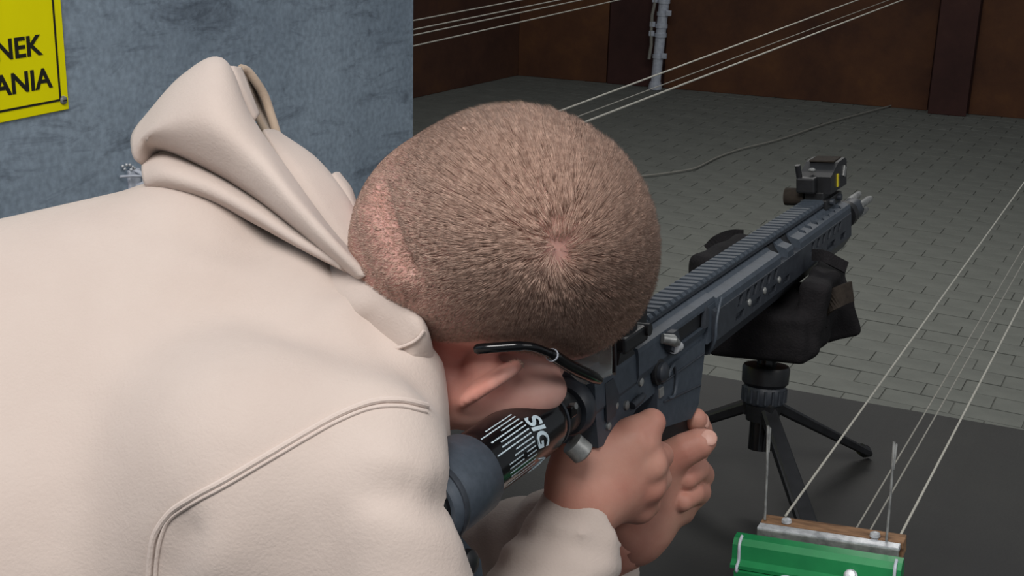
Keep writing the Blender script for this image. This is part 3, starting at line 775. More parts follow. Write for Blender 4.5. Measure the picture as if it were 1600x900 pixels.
for v in me.vertices:
    u_, w_ = v.co.x, v.co.y
    v.co = on_bottle(-.1730+w_*1.22, math.radians(33)+u_/BR, .0003)
link('printed_logo', me, MAT['white'], bt_, smooth=False)['label'] = 'bold white printed lettering'
for pts in ([(0,0),(.0105,.004),(0,.0085)], [(.0015,.0095),(.0085,.0068)], [(.0,.0128),(.0105,.0128)]):
    mm = MB().tube([on_bottle(-.1710+a, math.radians(33)+(.0275+b)/BR, .0003) for a, b in pts], .00035, 6).build('printed_outline', MAT['white'], bt_)
for k in range(15):                                     # lines of small print along the bottle
    ang = math.radians(14+k*7.6)
    runs = [(-.1755, [-.205,-.214,-.196,-.211,-.204,-.206,-.214,-.196,-.199,-.206,-.207,-.206,-.204,-.196,-.206][k])]
    if k in (9, 10): runs = [(-.1755, -.186), (-.190, -.206)]
    for (a, b) in runs:
        x_ = a; mbp = MB()
        while x_ > b:
            wlen = random.choice([.0022,.0032,.0046]); x2 = max(x_-wlen, b)
            hw = .00040/BR
            mbp.add([on_bottle(x_, ang-hw), on_bottle(x2, ang-hw), on_bottle(x2, ang+hw), on_bottle(x_, ang+hw)], [(0,1,2,3)])
            x_ = x2-.0004
        mbp.build('printed_line', MAT['white'], bt_, smooth=False)
st_ = MB().lathe([(0,.0225),(.003,.0245),(.030,.0245),(.048,.0240),(.050,.0225),(.050,.0205)], (-.268,0,BZ-.001), (1,0,0), 40).build('stock_cup', MAT['gun'], rf)
MB().lathe([(0,.0255),(.002,.0258),(.004,.0255)], (-.262,0,BZ-.001), (1,0,0), 40).build('cup_ridge', MAT['gundark'], st_)
MB().yprism([(-.266,-.010),(-.258,-.010),(-.250,-.050),(-.232,-.072),(-.228,-.125),(-.258,-.135),(-.266,-.110)], -.0130, .0130).build('butt_stock', MAT['gun'], rf, smooth=False)
MB().yprism([(-.274,-.006),(-.266,-.006),(-.264,-.138),(-.274,-.132)], -.0125, .0125).build('butt_pad', MAT['black'], rf, smooth=False)
MB().lathe([(0,.0075),(.004,.0075),(.006,.005),(.0062,.001)], (-.248,-.013,-.066), (0,-1,0), 20).build('stock_bolt', MAT['black'], rf)

# ================================================================== RIFLE REST (black bag on the tripod)
RT = np.array((-.3413,1.221,1.0806)); rb = empty('rifle_rest', RT)
tag(rb, 'black padded bag rest strapped under the rifle on the tripod', 'rifle rest')
def rq(x, y, z): return np.array((x, y, z))
cpt = RT
def rbox(L, c, hs, r, yaw=0.0, tilt=0.0):
    w = L-np.array(c)
    cy_, sy_ = math.cos(yaw), math.sin(yaw); ct_, st_ = math.cos(tilt), math.sin(tilt)
    x = w[:,0]*cy_+w[:,1]*sy_; y = -w[:,0]*sy_+w[:,1]*cy_; z = w[:,2]
    y, z = y*ct_+z*st_, -y*st_+z*ct_
    a = np.abs(np.stack([x, y, z], 1))-np.array(hs)
    return np.sqrt((np.maximum(a, 0)**2).sum(1))+np.minimum(a.max(1), 0)-r
def bag(P):
    L = (P-RA)@np.array([rx, ry, rz]).T/SIZE
    d = rbox(L, (.300,.0,-.086), (.050,.038,.015), .007)
    d = smin(d, rbox(L, (.305,-.038,-.070), (.044,.006,.026), .006, .12, .16), .006)
    d = smin(d, rbox(L, (.345,-.038,-.084), (.018,.012,.020), .005, .5, -.2), .005)
    d = smin(d, rbox(L, (.272,.040,-.052), (.040,.005,.032), .007, -.1, .16), .006)
    d = smin(d, capsule(P, RT+np.array([0,0,.000]), RT+np.array([0,.006,.02]), .020), .010)
    gapb = np.maximum(np.abs(L[:,1])-.0240, np.maximum(-.0575-L[:,2], L[:,2]-.2))
    d = smax(d, -gapb, .004)
    d -= ridge(P, [rl((.31,-.052,-.045)), rl((.32,-.053,-.065)), rl((.335,-.05,-.10))], .004, .002)
    d += .0010*np.sin(L[:,0]*150+L[:,2]*90)*np.sin(L[:,2]*120+1)
    return d
cc = rl((.305,0,-.07))
v, f_ = surface_nets(bag, cc-np.array([.11,.13,.10]), cc+np.array([.11,.13,.10]), .0025)
link('bag', np_mesh('bag', v-RT, f_), MAT['nylon'], rb, angle=0)
def strap(name, pts, wdir, width, thick, m):
    pts = cat_rom(pts, 14); mbx = MB(); wd = np.array(wdir)
    rows = []
    for i, p in enumerate(pts):
        t = unit(pts[min(i+1,13)]-pts[max(i-1,0)]); w_ = unit(wd-t*(wd@t)); n_ = np.cross(t, w_)
        rows.append([p-w_*width/2-n_*thick/2, p+w_*width/2-n_*thick/2, p+w_*width/2+n_*thick/2, p-w_*width/2+n_*thick/2])
    vs = [q_ for r_ in rows for q_ in r_]; fs = [(0,3,2,1), tuple(13*4+k for k in range(4))]
    for i in range(13):
        for k in range(4): fs.append((i*4+k, i*4+(k+1)%4, i*4+4+(k+1)%4, i*4+4+k))
    mbx.add(vs, fs); return mbx.build(name, MAT[m], rb, smooth=False, origin=RT)
strap('strap_flap', [at(1284,482,1.271), at(1298,470,1.260), at(1313,462,1.260), at(1331,455,1.271)], AY, .019, .003, 'webbing')
strap('strap_tab', [at(1270,398,1.287), at(1288,400,1.276), at(1303,408,1.276), at(1322,418,1.282)], AY, .011, .003, 'nylon')
strap('strap_end', [at(1240,488,1.276), at(1262,492,1.265), at(1280,497,1.265), at(1294,503,1.271)], AY, .011, .003, 'nylon')
strap('strap_loop', [at(1108,392,1.342), at(1122,378,1.337), at(1142,370,1.337), at(1160,370,1.342)], AY, .014, .004, 'nylon')
MB().lathe([(-.004,.019),(0,.022),(.004,.021),(.006,.014)], RT, (0,0,1), 24).build('mount_plate', MAT['black'], rb, origin=RT)

# ================================================================== PERSON
hF = unit((.67, -.23, -.70)); hU = np.array((.60, .34, .57)); hU = unit(hU-hF*(hU@hF)); hR = np.cross(hF, hU)
HA = np.array([hR, hF, hU])                              # rows: right, forward, up of the head
HS = .94                                                 # size of the head
HE = q(766, 588, .788)-.076*HS*hR                           # midpoint between the ears
def hl(x, y, z): return HE+HS*(x*hR+y*hF+z*hU)                # head -> rigid frame
def head_coords(P): return (P-HE)@HA.T/HS
def hpx(px, py, x):                                      # point of the head's plane x = const that shows at a pixel
    d0 = q(px, py, 1.0); t = (HE@hR+x*HS)/(d0@hR); return d0*t

C7 = q(622, 470, .915)
Rj, Re, Rw = q(440, 765, .750), np.array((-.060,-.345,-.765)), q(918, 792, .885)
Lj, Le, Lw = q(470, 520, 1.0), np.array((-.105,-.268,-1.095)), q(965, 842, .985)
Mid = (Rj+Lj)/2
Pel = np.array((-.552, -.259, -.772))
PB = to_world(Pel)                                       # pelvis in the room
BASE = np.array((PB[0]+.02, PB[1], 0.0))
person = empty('person', BASE)
tag(person, 'person in a beige hoodie bent over the table aiming the rifle', 'person')

NECK = [hl(0,-.030,-.005), (hl(0,-.035,-.06)+C7)/2, C7, C7+(Mid-C7)*.6]
def skull(P):
    L = head_coords(P)
    d = ellipsoid(L, (0,-.014,.046), (.0720,.0915,.0775))
    d = smin(d, ellipsoid(L, (0,-.054,.014), (.056,.047,.050)), .02)          # occiput
    d = smin(d, ellipsoid(L, (0,.040,.036), (.066,.054,.056)), .02)           # forehead
    d = smin(d, ellipsoid(L, (0,.034,-.030), (.060,.054,.060)), .02)          # face
    for s in (-1, 1):
        d = smin(d, ellipsoid(L, (s*.051,.018,-.054), (.036,.056,.050)), .02)     # jaw
        d = smin(d, ellipsoid(L, (s*.050,.052,-.020), (.028,.030,.030)), .02)     # cheekbone
    d = smin(d, ellipsoid(L, (0,.066,-.090), (.028,.024,.022)), .03)          # chin
    d = smin(d, capsule(L, (0,.094,.020), (0,.112,-.018), .007, .011), .012)  # nose
    for s in (-1, 1):
        d = smax(d, -ellipsoid(L, (s*.033,.100,.012), (.018,.014,.011)), .012)
        d = smin(d, ellipsoid(L, (s*.011,.102,-.021), (.008,.010,.007)), .006)
    d = smin(d, capsule(L, (-.018,.094,-.046), (.018,.094,-.046), .0055), .006)
    d = smin(d, capsule(L, (-.016,.093,-.057), (.016,.093,-.057), .0065), .006)
    d = smax(d, -capsule(L, (-.022,.102,-.0515), (.022,.102,-.0515), .0022), .003)
    d = smin(d*HS, ellipsoid(P, q(775,620,.806), (.043,.0200,.026), np.array([unit((1,.14,0)), unit((-.14,1,0)), (0,0,1)])), .012)   # cheek pressed on the stock
    return d
def ear(L, s):
    L = L.copy(); L[:,0] *= s
    M2 = np.array([unit((.80,.58,.12)), unit((-.58,.80,.0)), (0,0,1.0)])      # ear plate turned out from the skull
    M2[2] = np.cross(M2[0], M2[1])
    c = np.array((.0835,-.008,.004))
    w = (L-c)@M2.T/.86
    d = ellipsoid(w, (0,0,0), (.0065,.0185,.0315))
    d = smax(d, -ellipsoid(w, (.007,.004,-.002), (.007,.011,.020)), .004)
    th = np.linspace(-2.2, 2.6, 14)
    pts = [(0.002, -.0165*math.cos(t_*.9)-.001, .029*math.sin(t_*.9)) for t_ in th]
    d = smin(d, chain(w, pts, [.0036]*len(pts)), .004)
    d = smin(d, ellipsoid(w, (.0,.004,-.030), (.0052,.009,.0095)), .006)
    d = smin(d, ellipsoid(w, (-.012,.010,-.004), (.010,.009,.016)), .008)
    return d*.86
def head_plain(P):
    L = head_coords(P)
    d = smin(skull(P), chain(P, NECK, [.047,.048,.050,.06], .02), .02)
    d = smin(d, ear(L, 1), .006); d = smin(d, ear(L, -1), .006)
    return d
def head_surf(px, py):
    dd = np.linspace(.60, .95, 140); P = np.array([q(px, py, k) for k in dd]); v = head_plain(P)
    return P[int(np.argmax(v < 0)) if (v < 0).any() else int(np.argmin(v))]
CREASE = [head_surf(*p) for p in ((600,296),(606,322),(616,352),(628,385),(642,414))]
NROLL = [head_surf(*p) for p in ((578,330),(588,362),(602,396),(622,430))]
def head_fn(P):
    d = head_plain(P)+ridge(P, CREASE, .0042, .0095)      # crease of the nape
    return d-ridge(P, NROLL, .0100, .0060)
hv, hf_ = surface_nets(head_fn, HE-np.array([.19,.16,.17]), HE+np.array([.15,.16,.15]), .0024)

# ---- hands
def nrm(a): return np.array(a, float)
rh = dict(
    w=q(918,772,.880), w2=q(905,748,.876),
    i=q(992,688,.880), m=q(1008,724,.886), r=q(1007,757,.894), p=q(996,788,.904), tb=q(918,718,.880))
def right_hand(P):
    d = chain(P, [Rw-unit(Rw-q(855,928,.862))*.05, rh['w']], [.0215,.0215])
    d = smin(d, capsule(P, rh['w2'], rh['tb'], .022,.019), .012)
    for k, r0, r1 in (('i',.020,.0135), ('m',.021,.0138), ('r',.021,.0130), ('p',.020,.0122), ('tb',.022,.019)):
        d = smin(d, capsule(P, rh['w'], rh[k], r0, r1), .010)
    d = smin(d, capsule(P, rh['tb'], rh['i'], .0175, .0125), .012)
    # index finger bent into the trigger guard
    d = smin(d, chain(P, [rh['i'], q(1018,660,.882), q(1014,668,.915), q(1000,680,.930)], [.0125,.0095,.0086,.0078]), .005)
    d = smin(d, chain(P, [rh['m'], q(1030,712,.915), q(1008,722,.946), q(985,722,.940)], [.0140,.0100,.0090,.008]), .005)
    d = smin(d, chain(P, [rh['r'], q(1028,748,.922), q(1004,757,.950), q(982,754,.944)], [.0135,.0098,.0088,.008]), .005)
    d = smin(d, chain(P, [rh['p'], q(1012,788,.928), q(992,792,.950), q(975,786,.945)], [.0125,.0090,.0080,.0072]), .005)
    # thumb round the far side of the grip
    d = smin(d, chain(P, [rh['tb'], q(938,690,.905), q(968,690,.940), q(992,698,.955)], [.020,.0130,.0105,.009]), .008)
    for k in ('m','r'): d = smin(d, ellipsoid(P, rh[k]+np.array((.004,0,.009)), (.008,.008,.006)), .006)
    d += ridge(P, [q(1006,662,.866), q(1012,672,.866), q(1014,684,.868)], .003, .0012)
    return d
def left_hand(P):
    d = chain(P, [Lw+(Le-Lw)*.3, q(985,830,.985), q(1020,775,.985)], [.027,.026,.028])
    d = smin(d, capsule(P, q(1000,815,.98), q(1036,730,.962), .022, .0150), .014)
    d = smin(d, ellipsoid(P, q(1045,745,.995), (.024,.034,.022)), .012)
    # thumb lying along the magazine
    th = chain(P, [q(1022,760,.968), q(1040,722,.957), q(1070,703,.951), q(1090,694,.950), q(1100,689,.951)], [.0165,.0140,.0122,.0112,.0090])
    d = smin(d, th, .006)
    ix = chain(P, [q(1055,735,1.01), q(1085,705,1.02), q(1093,672,1.015), q(1086,655,1.00)], [.013,.0110,.0100,.0088])
    d = smin(d, ix, .005)
    md = chain(P, [q(1062,765,1.005), q(1094,742,.996), q(1088,732,.975), q(1072,748,.962)], [.013,.0110,.0100,.0088])
    d = np.minimum(d, md+.0004); 
    rg = chain(P, [q(1055,795,1.0), q(1090,768,.992), q(1082,770,.974), q(1066,783,.962)], [.0125,.0105,.0095,.0082])
    d = np.minimum(d, rg+.0004)
    pk = chain(P, [q(1040,808,1.0), q(1066,800,1.0), q(1062,800,.985), q(1050,805,.975)], [.0115,.0092,.0085,.0075])
    d = smin(d, pk, .004)
    return d
rv, rf_ = surface_nets(right_hand, q(945,735,.905)-np.array([.085,.10,.09]), q(945,735,.905)+np.array([.075,.075,.085]), .0018)
lv, lf_ = surface_nets(left_hand, q(1020,760,.985)-np.array([.085,.09,.08]), q(1020,760,.985)+np.array([.07,.085,.075]), .0018)

# ---- inner body under the clothes (coarse, joins neck, chest, arms)
def core(P):
    d = capsule(P, C7, Mid, .055, .10)
    d = smin(d, capsule(P, Mid+(Pel-Mid)*.12, Pel, .105, .105), .05)
    d = smin(d, capsule(P, Mid, Rj, .07, .06), .04); d = smin(d, capsule(P, Mid, Lj, .07, .06), .04)
    d = smin(d, chain(P, [Rj, Re, q(855,928,.862), Rw], [.055,.042,.025,.019]), .02)
    d = smin(d, chain(P, [Lj, Le, Lw], [.055,.042,.027]), .02)
    return d
bv, bf_ = surface_nets(core, (-.78,-.50,-1.26), (.12,.15,-.55), .012)
allv = np.vstack([hv, rv, lv, bv]); off = np.cumsum([0, len(hv), len(rv), len(lv)])
allf = np.vstack([hf_+off[0], rf_+off[1], lf_+off[2], bf_+off[3]])
bme = np_mesh('body', to_world(allv)-BASE, allf)
# hair region in head coordinates
def hair_mask(L):
    x, y, z = np.abs(L[:,0]), L[:,1], L[:,2]
    low = np.where(y < -.045, -.040-.55*(-.045-y), np.where(y < .012, .034+.0*y, .030))   # lower hairline round the ear
    t_ = np.clip((y+.075)/.05, 0, 1); low = -.075*(1-t_)+.030*t_
    low = np.where(y > .028, .030+(y-.028)*1.25, low)
    return np.clip((z-low)/.014+.5, 0, 1)*np.clip((.088-y)/.012, 0, 1)
hm = np.zeros(len(allv)); Lh = head_coords(hv); hm[:len(hv)] = hair_mask(Lh)
nk = np.clip((-.075-Lh[:,1])/.02, 0, 1)*np.clip((Lh[:,2]+.13)/.04, 0, 1)
hm[:len(hv)] = np.maximum(hm[:len(hv)], .55*np.clip((-.045-Lh[:,1])/.02, 0, 1)*np.clip((Lh[:,2]+.125)/.04, 0, 1))
tone = np.ones((len(allv), 4)); tone[:,:3] = (1-hm[:,None])+hm[:,None]*np.array((.78,.77,.77))
tone[:len(hv),:3] *= np.array((1.10,1.12,1.18)); tone[len(hv):,:3] *= np.array((.88,.80,.76))
red = np.zeros(len(allv)); red[:len(hv)] = np.exp(-((np.abs(Lh[:,0])-.088)/.014)**2-((Lh[:,1]+.02)/.03)**2-((Lh[:,2])/.035)**2)
tone[:,1] *= 1-.16*red; tone[:,2] *= 1-.20*red
ca = bme.attributes.new('tone', 'FLOAT_COLOR', 'POINT'); ca.data.foreach_set('color', tone.astype(np.float32).ravel())
body = link('body', bme, MAT['skin'], person, angle=0)
body['label'] = 'bare skin of head, neck and hands'

# ---- hair strands
V = hv; Fq = hf_
tri = np.vstack([Fq[:, [0,1,2]], Fq[:, [0,2,3]]])
a_, b_, c_ = V[tri[:,0]], V[tri[:,1]], V[tri[:,2]]
nr = np.cross(b_-a_, c_-a_); ar = np.linalg.norm(nr, axis=1)/2
cen = (a_+b_+c_)/3; Lc = head_coords(cen)
nape = .8*np.clip((-.050-Lc[:,1])/.02, 0, 1)*np.clip((Lc[:,2]+.125)/.05, 0, 1)
dens = np.maximum(hair_mask(Lc), nape)
isear = (np.abs(Lc[:,0]) > .0805) & (Lc[:,2] < .032) & (Lc[:,1] < .02) & (Lc[:,1] > -.045)
dens[isear] = 0; dens[(Lc[:,2] < .028) & (Lc[:,1] > -.035)] = 0
HB = BVHTree.FromPolygons([tuple(p) for p in hv], [tuple(int(i) for i in f) for f in hf_])
WH = np.array(HB.ray_cast(Vector((0,0,0)), Vector(q(872, 392, 1.0)).normalized())[0])    # whorl, on the crown
whl = head_coords(WH[None])[0]
dw = np.linalg.norm(cen-WH, axis=1)
dens *= np.clip(.22+dw/.034, 0, 1)
backw = np.clip((-.020-Lc[:,1])/.03, 0, 1); dens *= 1-backw*(1-np.clip(.42+.58*(Lc[:,2]-.000)/.065, .35, 1))
pr = ar*dens; pr /= pr.sum()
NS = 95000
pick = rng.choice(len(tri), NS, p=pr)
u1, u2 = rng.random(NS), rng.random(NS); fl_ = u1+u2 > 1; u1[fl_] = 1-u1[fl_]; u2[fl_] = 1-u2[fl_]
root = a_[pick]+u1[:,None]*(b_[pick]-a_[pick])+u2[:,None]*(c_[pick]-a_[pick])
vn = np.zeros_like(V); fn_ = nr
for k in range(3): np.add.at(vn, tri[:,k], fn_)
vn /= np.linalg.norm(vn, axis=1)[:,None]+1e-12
N_ = (vn[tri[pick,0]]+vn[tri[pick,1]]+vn[tri[pick,2]]); N_ /= np.linalg.norm(N_, axis=1)[:,None]
radial = root-WH; radial -= N_*(radial*N_).sum(1)[:,None]; rl_ = np.linalg.norm(radial, axis=1)+1e-9; radial /= rl_[:,None]
swirl = np.cross(N_, radial)
Lr = head_coords(root)
topw = np.clip((Lr[:,2]-.035)/.06, 0, 1)
length = (.0030+.0105*topw)*rng.uniform(.7, 1.2, NS)
flow = radial+swirl*.45*np.exp(-rl_/.02)[:,None]+rng.normal(0, .15, (NS,3))
# clumps: neighbouring strands lean together
g = np.sin(root[:,0]*310+np.sin(root[:,1]*240)*2)*np.cos(root[:,1]*280+root[:,2]*260)
flow += (g[:,None]*.14)*swirl
flow -= N_*(flow*N_).sum(1)[:,None]; flow /= np.linalg.norm(flow, axis=1)[:,None]
lift = .50+.25*topw*rng.random(NS)
d1 = unit1 = N_*lift[:,None]+flow*.75; d1 /= np.linalg.norm(d1, axis=1)[:,None]
d2 = N_*(lift*.35)[:,None]+flow; d2 /= np.linalg.norm(d2, axis=1)[:,None]
p0 = root-N_*.0004; p1 = root+d1*(length*.5)[:,None]; p2 = p1+d2*(length*.5)[:,None]
from mathutils.kdtree import KDTree
NCL = 4200
ci = rng.choice(NS, NCL, replace=False); kd = KDTree(NCL)
for k, i in enumerate(ci): kd.insert(root[i], k)
kd.balance()
near_ = ci[np.array([kd.find(r_)[1] for r_ in root])]
pull = (.62*topw*rng.uniform(.6, 1.0, NS))[:,None]
p2 = p2+(root[near_]+(p2[near_]-root[near_])*1.0-p2)*pull
p1 = p1+(root[near_]+(p1[near_]-root[near_])-p1)*pull*.35
sd = np.cross(d1, N_); sd /= np.linalg.norm(sd, axis=1)[:,None]+1e-9; up_ = np.cross(sd, d1)
rad = .00013
sv = np.empty((NS, 7, 3))
for k in range(3):
    an = 2*math.pi*k/3
    o_ = (math.cos(an)*sd+math.sin(an)*up_)*rad
    sv[:, k] = p0+o_; sv[:, 3+k] = p1+o_*.85
sv[:, 6] = p2
base = (np.arange(NS)*7)[:,None]
tf = [base+np.array([k, (k+1)%3, 3+(k+1)%3])[None] for k in range(3)]+[base+np.array([k, 3+(k+1)%3, 3+k])[None] for k in range(3)]+[base+np.array([3+k, 3+(k+1)%3, 6])[None] for k in range(3)]
hme = np_mesh('hair', to_world(sv.reshape(-1,3))-BASE, np.vstack(tf))
hair = link('hair', hme, MAT['hair'], person, angle=0); tag(hair, 'short dark blond cropped hair', kind='stuff')

# ---- eyes
for s in (-1, 1):
    MB().ball(to_world(hl(s*.033,.083,.010)), .0118, 16).build('eye', MAT['eye'], person, origin=BASE)
# nails
def nail(p, n, t, w, l):
    n = unit(n); t = unit(np.array(t)-n*(np.array(t)@n)); s_ = np.cross(n, t)
    mbn = MB().ball((0,0,0), (w, l, .0011), 14, axes=np.array([s_, t, n]))
    mbn.v = [tuple(to_world(np.array(x)+p)) for x in mbn.v]
    return mbn.build('finger_nail', MAT['nail'], person, origin=BASE)
nail(q(1099,689,.951)+unit((.34,.36,.87))*.0088, (.34,.36,.87), (.85,.3,0), .0058, .0066)
nail(q(1088,660,1.005)+unit((.75,.2,.62))*.0086, (.75,.2,.62), (.1,.95,.1), .0045, .0055)

# ---- hoodie body and sleeves
lat = unit(Rj-Lj); spn = unit(Pel-Mid); bk = unit(np.cross(lat, spn)); bk = bk if bk[1] > 0 else -bk
Rm = q(855, 928, .862); rfd = unit(Rw-Rm); lfd = unit(Lw-Le)
RC0 = q(921, 818, .884); NC = unit((.75,.45,-.48)); LC0 = Lw-lfd*.020
def cloth_base(P):
    ch = Mid+spn*.10
    d = capsule(P, Mid+spn*.06, Pel, .112, .150)
    d = smin(d, capsule(P, Mid+spn*.08+lat*.06, Pel+lat*.03, .105, .140), .05)
    d = smin(d, capsule(P, Mid+spn*.09-lat*.05, Pel-lat*.03, .100, .140), .05)
    d = smin(d, capsule(P, q(290,478,.86), q(30,608,.83), .082, .107), .05)      # rounded upper back
    d = smin(d, ellipsoid(P, Rj+spn*.012, (.078,.078,.078)), .045)
    d = smin(d, ellipsoid(P, Lj, (.070,.070,.070)), .04)
    d = smin(d, capsule(P, C7+spn*.05, Mid+spn*.06, .045, .085), .04)
    # collar and shoulder front
    d = smin(d, chain(P, [q(490,470,.81), q(550,522,.785), q(594,578,.775), q(600,650,.78)], [.034,.030,.027,.026]), .03)
    d = smin(d, capsule(P, q(565,620,.79), q(575,730,.770), .036,.042), .04)
    d = smin(d, chain(P, [q(585,600,.765), q(592,690,.715), q(590,770,.692), q(605,860,.690), q(630,950,.69)], [.030,.036,.033,.036,.04]), .03)
    # sleeves
    ar = chain(P, [Rj+spn*.01, Rj+(Re-Rj)*.4, Re], [.088,.078,.064], .01)
    ar = smin(ar, chain(P, [Re, Rm, RC0+rfd*.05], [.062,.0370,.0315], .01), .03)
    la = chain(P, [Lj, Le], [.080,.066]); la = smin(la, chain(P, [Le, LC0], [.064,.050]), .03)
    d = smin(d, ar, .022); d = smin(d, la, .03)
    return d
def surf(px, py):                                        # where the plain garment meets the line of a pixel
    dd = np.linspace(.55, 1.05, 160); P = np.array([q(px, py, k) for k in dd]); v = cloth_base(P)
    k = np.argmax(v < 0) if (v < 0).any() else int(np.argmin(v)); return P[k]
FOLDS = [([surf(*p) for p in pts], w, a_) for pts, w, a_ in (
    ([(566,474),(610,486),(652,502)], .010, -.0060), ([(578,492),(596,520),(616,552),(660,590)], .013, .0075),
    ([(664,612),(605,578),(547,548),(470,522)], .020, .0050), ([(560,600),(480,600),(380,640)], .045, -.0050),
    ([(690,792),(664,786),(630,770),(590,764)], .010, .0075), ([(690,742),(655,738),(610,730)], .016, -.0045),
    ([(700,850),(650,826),(600,815)], .016, -.0045),
    ([(262,905),(274,868),(290,835)], .010, .0090), ([(320,905),(330,870)], .016, -.0040),
    ([(300,372),(400,400),(520,452)], .016, .0045), ([(280,400),(400,432),(510,478)], .022, -.0040),
    ([(868,800),(900,812),(938,842)], .0055, .0040), ([(850,838),(892,846),(934,876)], .0055, .0042), ([(872,818),(910,830)], .006, -.0025), ([(815,872),(860,872),(905,896)], .006, .0040),
    ([(60,640),(140,700),(220,780)], .030, .0035), ([(100,820),(160,860),(230,890)], .03, .0035))]
def hoodie_fn(P):
    d = cloth_base(P)
    for pts, w, a_ in FOLDS: d = d+ridge(P, pts, w, a_)
    # cuffs: ends cut square, hollow inside
    d = smax(d, np.where(np.linalg.norm(P-RC0, axis=1) < .11, plane(P, RC0, NC), -1.0), .006)
    d = smax(d, np.where(np.linalg.norm(P-LC0, axis=1) < .11, plane(P, LC0+lfd*.012, lfd), -1.0), .006)
    # wrinkles of the forearm sleeve
    tt = (P-RC0)@rfd; nearw = np.exp(-((tt+.045)/.035)**2)*(np.linalg.norm(P-RC0-np.outer(tt, rfd), axis=1) < .08)
    d += .0024*nearw*np.sin(tt*230+((P-RC0)@bk)*120)
    tt = (P-LC0)@lfd; nearw = np.exp(-((tt+.05)/.04)**2)*(np.linalg.norm(P-LC0-np.outer(tt, lfd), axis=1) < .09)
    d += .003*nearw*np.sin(tt*190+((P-LC0)@bk)*90)
    # neck opening
    d = smax(d, -chain(P, NECK[:3], [.058,.056,.054]), .006)
    # cheek room
    d = smax(d, -(skull(P)-.004), .004)
    # stock and bottle room
    return d
cv, cf = surface_nets(hoodie_fn, (-.76,-.50,-1.26), (.14,.16,-.53), .0048)
cvw = to_world(cv)
def smooth(vv, ff, it):
    n = len(vv); e = np.vstack([ff[:, [0,1]], ff[:, [1,2]], ff[:, [2,3]], ff[:, [3,0]]])
    cnt = np.bincount(e[:,0], minlength=n)+np.bincount(e[:,1], minlength=n)
    for _ in range(it):
        s = np.zeros_like(vv)
        for k in range(3):
            s[:,k] = np.bincount(e[:,0], vv[e[:,1],k], n)+np.bincount(e[:,1], vv[e[:,0],k], n)
        vv = vv*.4+.6*s/np.maximum(cnt,1)[:,None]
    return vv
cvw = smooth(cvw, cf, 3)
hood_ie = link('hoodie', np_mesh('hoodie', cvw-BASE, cf), MAT['hoodie'], person, angle=0)
hood_ie['label'] = 'beige fleece hoodie with lowered hood'
BV = BVHTree.FromPolygons([tuple(p) for p in cvw], [tuple(int(i) for i in f) for f in cf])
def on_cloth(px, py, lift=0.0):
    d = Vector(ray(px, py)); hit = BV.ray_cast(Vector(EYE), d.normalized())
    if hit[0] is None: return None
    n = hit[1]; n = n if n.dot(d) < 0 else -n
    return np.array(hit[0]+n*lift)
def seam(pix, r, gap, name='seam'):
    pts = []
    for (a, b) in cat_rom(pix, 60):
        p = on_cloth(a, b, r*.35)
        if p is not None and (not pts or np.linalg.norm(p-pts[-1]) < .04): pts.append(p)
    if len(pts) > 3: return MB().tube(pts, r, 8).build(name, MAT['seam'], hood_ie, origin=BASE)
SE = [(666,640),(625,631),(580,634),(530,653),(480,680),(415,718),(350,756),(300,783),(266,806),(248,835),(241,868),(238,905)]
seam([(a, b-5) for a, b in SE[:9]]+[(a-5, b) for a, b in SE[9:]], .0019, 0)
seam([(a, b+4) for a, b in SE[:9]]+[(a+5, b+1) for a, b in SE[9:]], .0012, 0, 'seam_stitching')

# ---- hood: thick cloth layers
def patch(name, rows, nu=44, nv=22, th=.004, mat='hoodie', parent=None, shift=1.0):
    R_ = [cat_rom([q(p[0], p[1], p[2]-shift*(.055+.035*min(1, max(0, (p[0]-420)/160)))) for p in r_], nu) for r_ in rows]
    G = np.array([cat_rom(np.array([R_[k][i] for k in range(len(R_))]), nv) for i in range(nu)])      # nu x nv x 3
    du = np.gradient(G, axis=0); dv = np.gradient(G, axis=1); n = np.cross(du, dv); n /= np.linalg.norm(n, axis=2)[...,None]+1e-9
    if n[nu//2, nv//2, 2] < 0: n = -n
    A_ = G+n*th/2; B_ = G-n*th/2
    vs = np.vstack([A_.reshape(-1,3), B_.reshape(-1,3)]); o_ = nu*nv
    id_ = lambda i, j, s: s*o_+i*nv+j
    fs = []
    for i in range(nu-1):
        for j in range(nv-1):
            fs.append((id_(i,j,0), id_(i+1,j,0), id_(i+1,j+1,0), id_(i,j+1,0))); fs.append((id_(i,j,1), id_(i,j+1,1), id_(i+1,j+1,1), id_(i+1,j,1)))
    for i in range(nu-1):
        for j in (0, nv-1): fs.append((id_(i,j,0), id_(i,j,1), id_(i+1,j,1), id_(i+1,j,0)))
    for j in range(nv-1):
        for i in (0, nu-1): fs.append((id_(i,j,0), id_(i,j+1,0), id_(i,j+1,1), id_(i,j,1)))
    return MB().add(to_world(vs), fs).build(name, MAT[mat], parent, origin=BASE, angle=0)
hood = patch('hood', [
    [(232,262,.905),(252,232,.900),(320,258,.885),(395,302,.870),(458,350,.858),(515,398,.850),(560,432,.85)],
    [(214,250,.890),(236,214,.880),(318,240,.866),(395,288,.853),(458,340,.842),(520,392,.838),(566,432,.842)],
    [(208,222,.892),(262,188,.868),(330,192,.850),(400,250,.843),(462,318,.836),(525,384,.834),(573,432,.842)],
    [(214,204,.905),(278,140,.885),(340,138,.868),(398,214,.860),(456,294,.854),(520,374,.850),(579,433,.852)],
    [(228,188,.925),(286,122,.905),(346,97,.900),(388,182,.890),(444,264,.882),(516,362,.872),(582,432,.868)],
    [(240,190,.955),(290,128,.95),(348,104,.95),(390,192,.93),(444,274,.915),(514,368,.90),(578,434,.89)]], 56, 36, parent=person)
hood['label'] = 'lowered beige hood bunched on the back'
